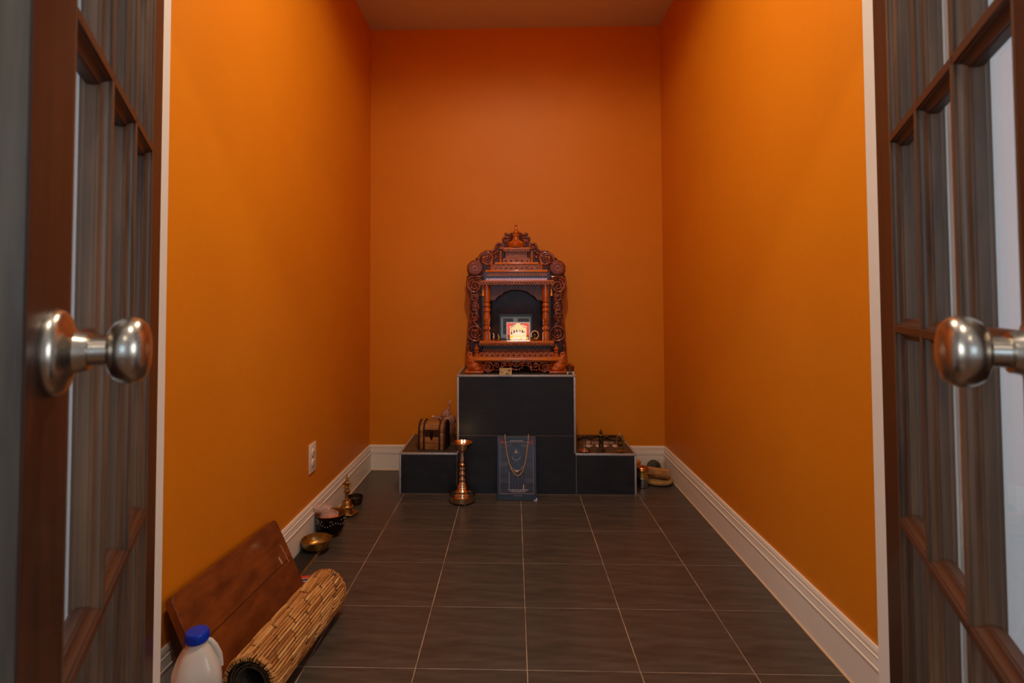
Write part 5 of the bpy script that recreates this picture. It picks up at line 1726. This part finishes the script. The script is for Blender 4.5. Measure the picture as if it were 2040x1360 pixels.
# reed strips over the outside
rm = random.Random(5)
ban = {'reed': MB(), 'reed_dark': MB(), 'reed_light': MB()}
NA, NT_ = 48, 5
bandw = ml / NT_
for k_ in range(NA):
    a0 = 2 * PI * k_ / NA
    grp = k_ // 4
    off = (0.5 if grp % 2 else 0.0) + 0.05 * ((k_ % 4) - 1.5)
    for b_ in range(-1, NT_ + 1):
        t0 = (b_ + off) * bandw + rm.uniform(-0.002, 0.002)
        t1 = t0 + bandw * rm.uniform(0.95, 1.02)
        t0, t1 = max(t0, -0.002 + rm.uniform(-0.003, 0.003)), min(t1, ml + rm.uniform(-0.003, 0.003))
        if t1 - t0 < 0.012:
            continue
        key = rm.choices(('reed', 'reed_dark', 'reed_light'), (0.6, 0.18, 0.22))[0]
        half_a = PI / NA * rm.uniform(0.78, 1.02)
        h = rm.uniform(0.0032, 0.0056)
        r0 = mr - 0.002
        vs, fs = [], []
        tilt = rm.uniform(-0.35, 0.35) * PI / NA
        for i, (s_, kk_) in enumerate(((0.0, 0.05), (0.07, 0.8), (0.5, 1.0), (0.93, 0.8), (1.0, 0.05))):
            t = t0 + (t1 - t0) * s_
            aa = a0 + tilt * (s_ - 0.5)
            for da, hh in ((-1, 0), (-0.55, 0.85), (0.1, 1.0), (0.7, 0.7), (1, 0)):
                vs.append(TM(r0 + h * hh * kk_, aa + da * half_a * (0.6 + 0.4 * kk_), t))
        for i in range(4):
            for j in range(4):
                fs.append((i * 5 + j, i * 5 + j + 1, (i + 1) * 5 + j + 1, (i + 1) * 5 + j))
        fs += [(0, 1, 2, 3, 4), (20, 21, 22, 23, 24)]
        ban[key].add(vs, fs)
for key, nm in (('reed', 'reed_strips'), ('reed_dark', 'dark_reed_strips'), ('reed_light', 'pale_reed_strips')):
    o_ = ban[key].build(nm, key, roll, 45)
    o_['kind'] = 'stuff'
# bound reed ends at both rims
mb = MB()
for t_end, sgn in ((0.0, -1), (ml, 1)):
    for k_ in range(58):
        a = 2 * PI * k_ / 58 + rm.uniform(-0.03, 0.03)
        p0 = TM(mr + 0.001, a, t_end - sgn * 0.008)
        p1 = TM(mr - 0.001, a + 0.04, t_end + sgn * rm.uniform(0.002, 0.006))
        p2 = TM(mr - 0.009, a + 0.06, t_end + sgn * rm.uniform(0.0, 0.004))
        mb.tube([p0, p1, p2], [0.0024, 0.0032, 0.0026], 6)
o_ = mb.build('bound_reed_ends', 'reed', roll, 60)
o_['kind'] = 'stuff'

# ------------------------------------------------------------------ booklet behind the mat
bk = Vector((-0.735, 1.93, 0.0008))
bang = R(14)
Tk = lambda q: bk + Vector((q.x * math.cos(bang) - q.y * math.sin(bang), q.x * math.sin(bang) + q.y * math.cos(bang), q.z))
e = thing('booklet', 'small booklet with red edge and blue white cover behind the reed mat', 'booklet', bk)
MB(Tk).box(-0.035, 0.08, -0.06, 0.075, 0, 0.006, 0.0006).build('pages', 'book_white', e)
MB(Tk).box(-0.035, 0.08, 0.058, 0.0755, 0.0061, 0.0068).build('red_edge', 'book_red', e)
for i in range(3):
    MB(Tk).prism([(-0.035, 0.052 - 0.022 * i), (0.08, 0.056 - 0.022 * i), (0.08, 0.046 - 0.022 * i), (0.02, 0.038 - 0.022 * i), (-0.035, 0.040 - 0.022 * i)], 0.0061, 0.0068, 'z').build('blue_stripe', 'book_blue', e)

# ------------------------------------------------------------------ plastic jug with blue cap
jg = Vector((-0.729, 1.262, 0.0008))
jug = thing('plastic_jug', 'translucent white plastic jug with blue screw cap and paper label', 'bottle', jg)
prof = [(0, 0), (0.046, 0), (0.051, 0.004), (0.0525, 0.012), (0.0525, 0.118), (0.0520, 0.142), (0.0495, 0.156), (0.0440, 0.173), (0.0365, 0.190), (0.0295, 0.204), (0.0250, 0.211), (0.0225, 0.215), (0.0225, 0.222), (0, 0.222)]
mb = MB()
seg = 40
vs, fs = [], []
rot = R(32)
for r, h in prof:
    sq = 1.0 if h < 0.194 else max(0, (0.219 - h) / 0.025)
    for k_ in range(seg):
        a = 2 * PI * k_ / seg
        n_ = 2 + 1.6 * sq
        c_, s_ = math.cos(a), math.sin(a)
        q = (abs(c_) ** n_ + abs(s_) ** n_) ** (-1 / n_)
        x, y = r * q * c_, r * q * s_
        vs.append(jg + Vector((x * math.cos(rot) - y * math.sin(rot), x * math.sin(rot) + y * math.cos(rot), h)))
for j in range(len(prof) - 1):
    for k_ in range(seg):
        fs.append((j * seg + k_, j * seg + (k_ + 1) % seg, (j + 1) * seg + (k_ + 1) % seg, (j + 1) * seg + k_))
mb.add(vs, fs)
mb.build('jug_body', 'jug_plastic', jug, 40)
# handle ridge on the shoulder
hd = []
for (d_, h) in ((0.021, 0.219), (0.027, 0.216), (0.037, 0.200), (0.046, 0.179), (0.050, 0.152)):
    hd.append(jg + Vector((d_ * math.cos(R(30)), d_ * math.sin(R(30)), h)))
MB().tube(hd, [0.005, 0.006, 0.007, 0.007, 0.006], 12).build('jug_handle', 'jug_plastic', jug, 60)
capm = MB().lathe([(0.0225, 0.223), (0.0245, 0.224), (0.0248, 0.227), (0.0245, 0.242), (0.0225, 0.245), (0.0, 0.246)], jg, 40)
capm.build('cap', 'cap_blue', jug, 40)
rb_ = MB()
for k_ in range(40):
    a = 2 * PI * k_ / 40
    rb_.tube([jg + Vector((0.0248 * math.cos(a), 0.0248 * math.sin(a), 0.226)), jg + Vector((0.0246 * math.cos(a), 0.0246 * math.sin(a), 0.241))], 0.0007, 5)
o_ = rb_.build('cap_ribs', 'cap_blue', bpy.data.objects['cap'] if 'cap' in bpy.data.objects else jug)
o_['kind'] = 'stuff'
# paper label on the side facing right and the camera
def jugpt(a, h, lift):
    r = 0.0525 + lift
    n_ = 3.6
    c_, s_ = math.cos(a), math.sin(a)
    q = (abs(c_) ** n_ + abs(s_) ** n_) ** (-1 / n_)
    x, y = r * q * c_, r * q * s_
    return jg + Vector((x * math.cos(rot) - y * math.sin(rot), x * math.sin(rot) + y * math.cos(rot), h))
def wrap(nm, m, a0, a1, h0a, h1a, h0b, h1b, lift, par):
    vs, fs = [], []
    n_ = 14
    for i in range(n_ + 1):
        t = i / n_
        a = a0 + (a1 - a0) * t
        vs += [jugpt(a, h0a + (h0b - h0a) * t, lift), jugpt(a, h1a + (h1b - h1a) * t, lift), jugpt(a, h1a + (h1b - h1a) * t, lift - 0.0006), jugpt(a, h0a + (h0b - h0a) * t, lift - 0.0006)]
    for i in range(n_):
        a, b = i * 4, i * 4 + 4
        for j in range(4):
            fs.append((a + j, a + (j + 1) % 4, b + (j + 1) % 4, b + j))
    return MB().add(vs, fs).build(nm, m, par, 50)
# angles are measured before the jug's own turn
wa0, wa1 = R(-95) - rot + R(32) - R(32), R(25) - rot
lb_ = wrap('label', 'label_white', wa0, wa1, 0.02, 0.108, 0.02, 0.116, 0.0010, jug)
wrap('label_border', 'label_blue', wa0, wa1, 0.106, 0.112, 0.114, 0.121, 0.0016, lb_)
for i in range(5):
    wrap('label_print', 'label_ink', wa0 + R(45), wa1 - R(4), 0.100 - 0.008 * i, 0.1015 - 0.008 * i, 0.108 - 0.008 * i, 0.1095 - 0.008 * i, 0.0016, lb_)
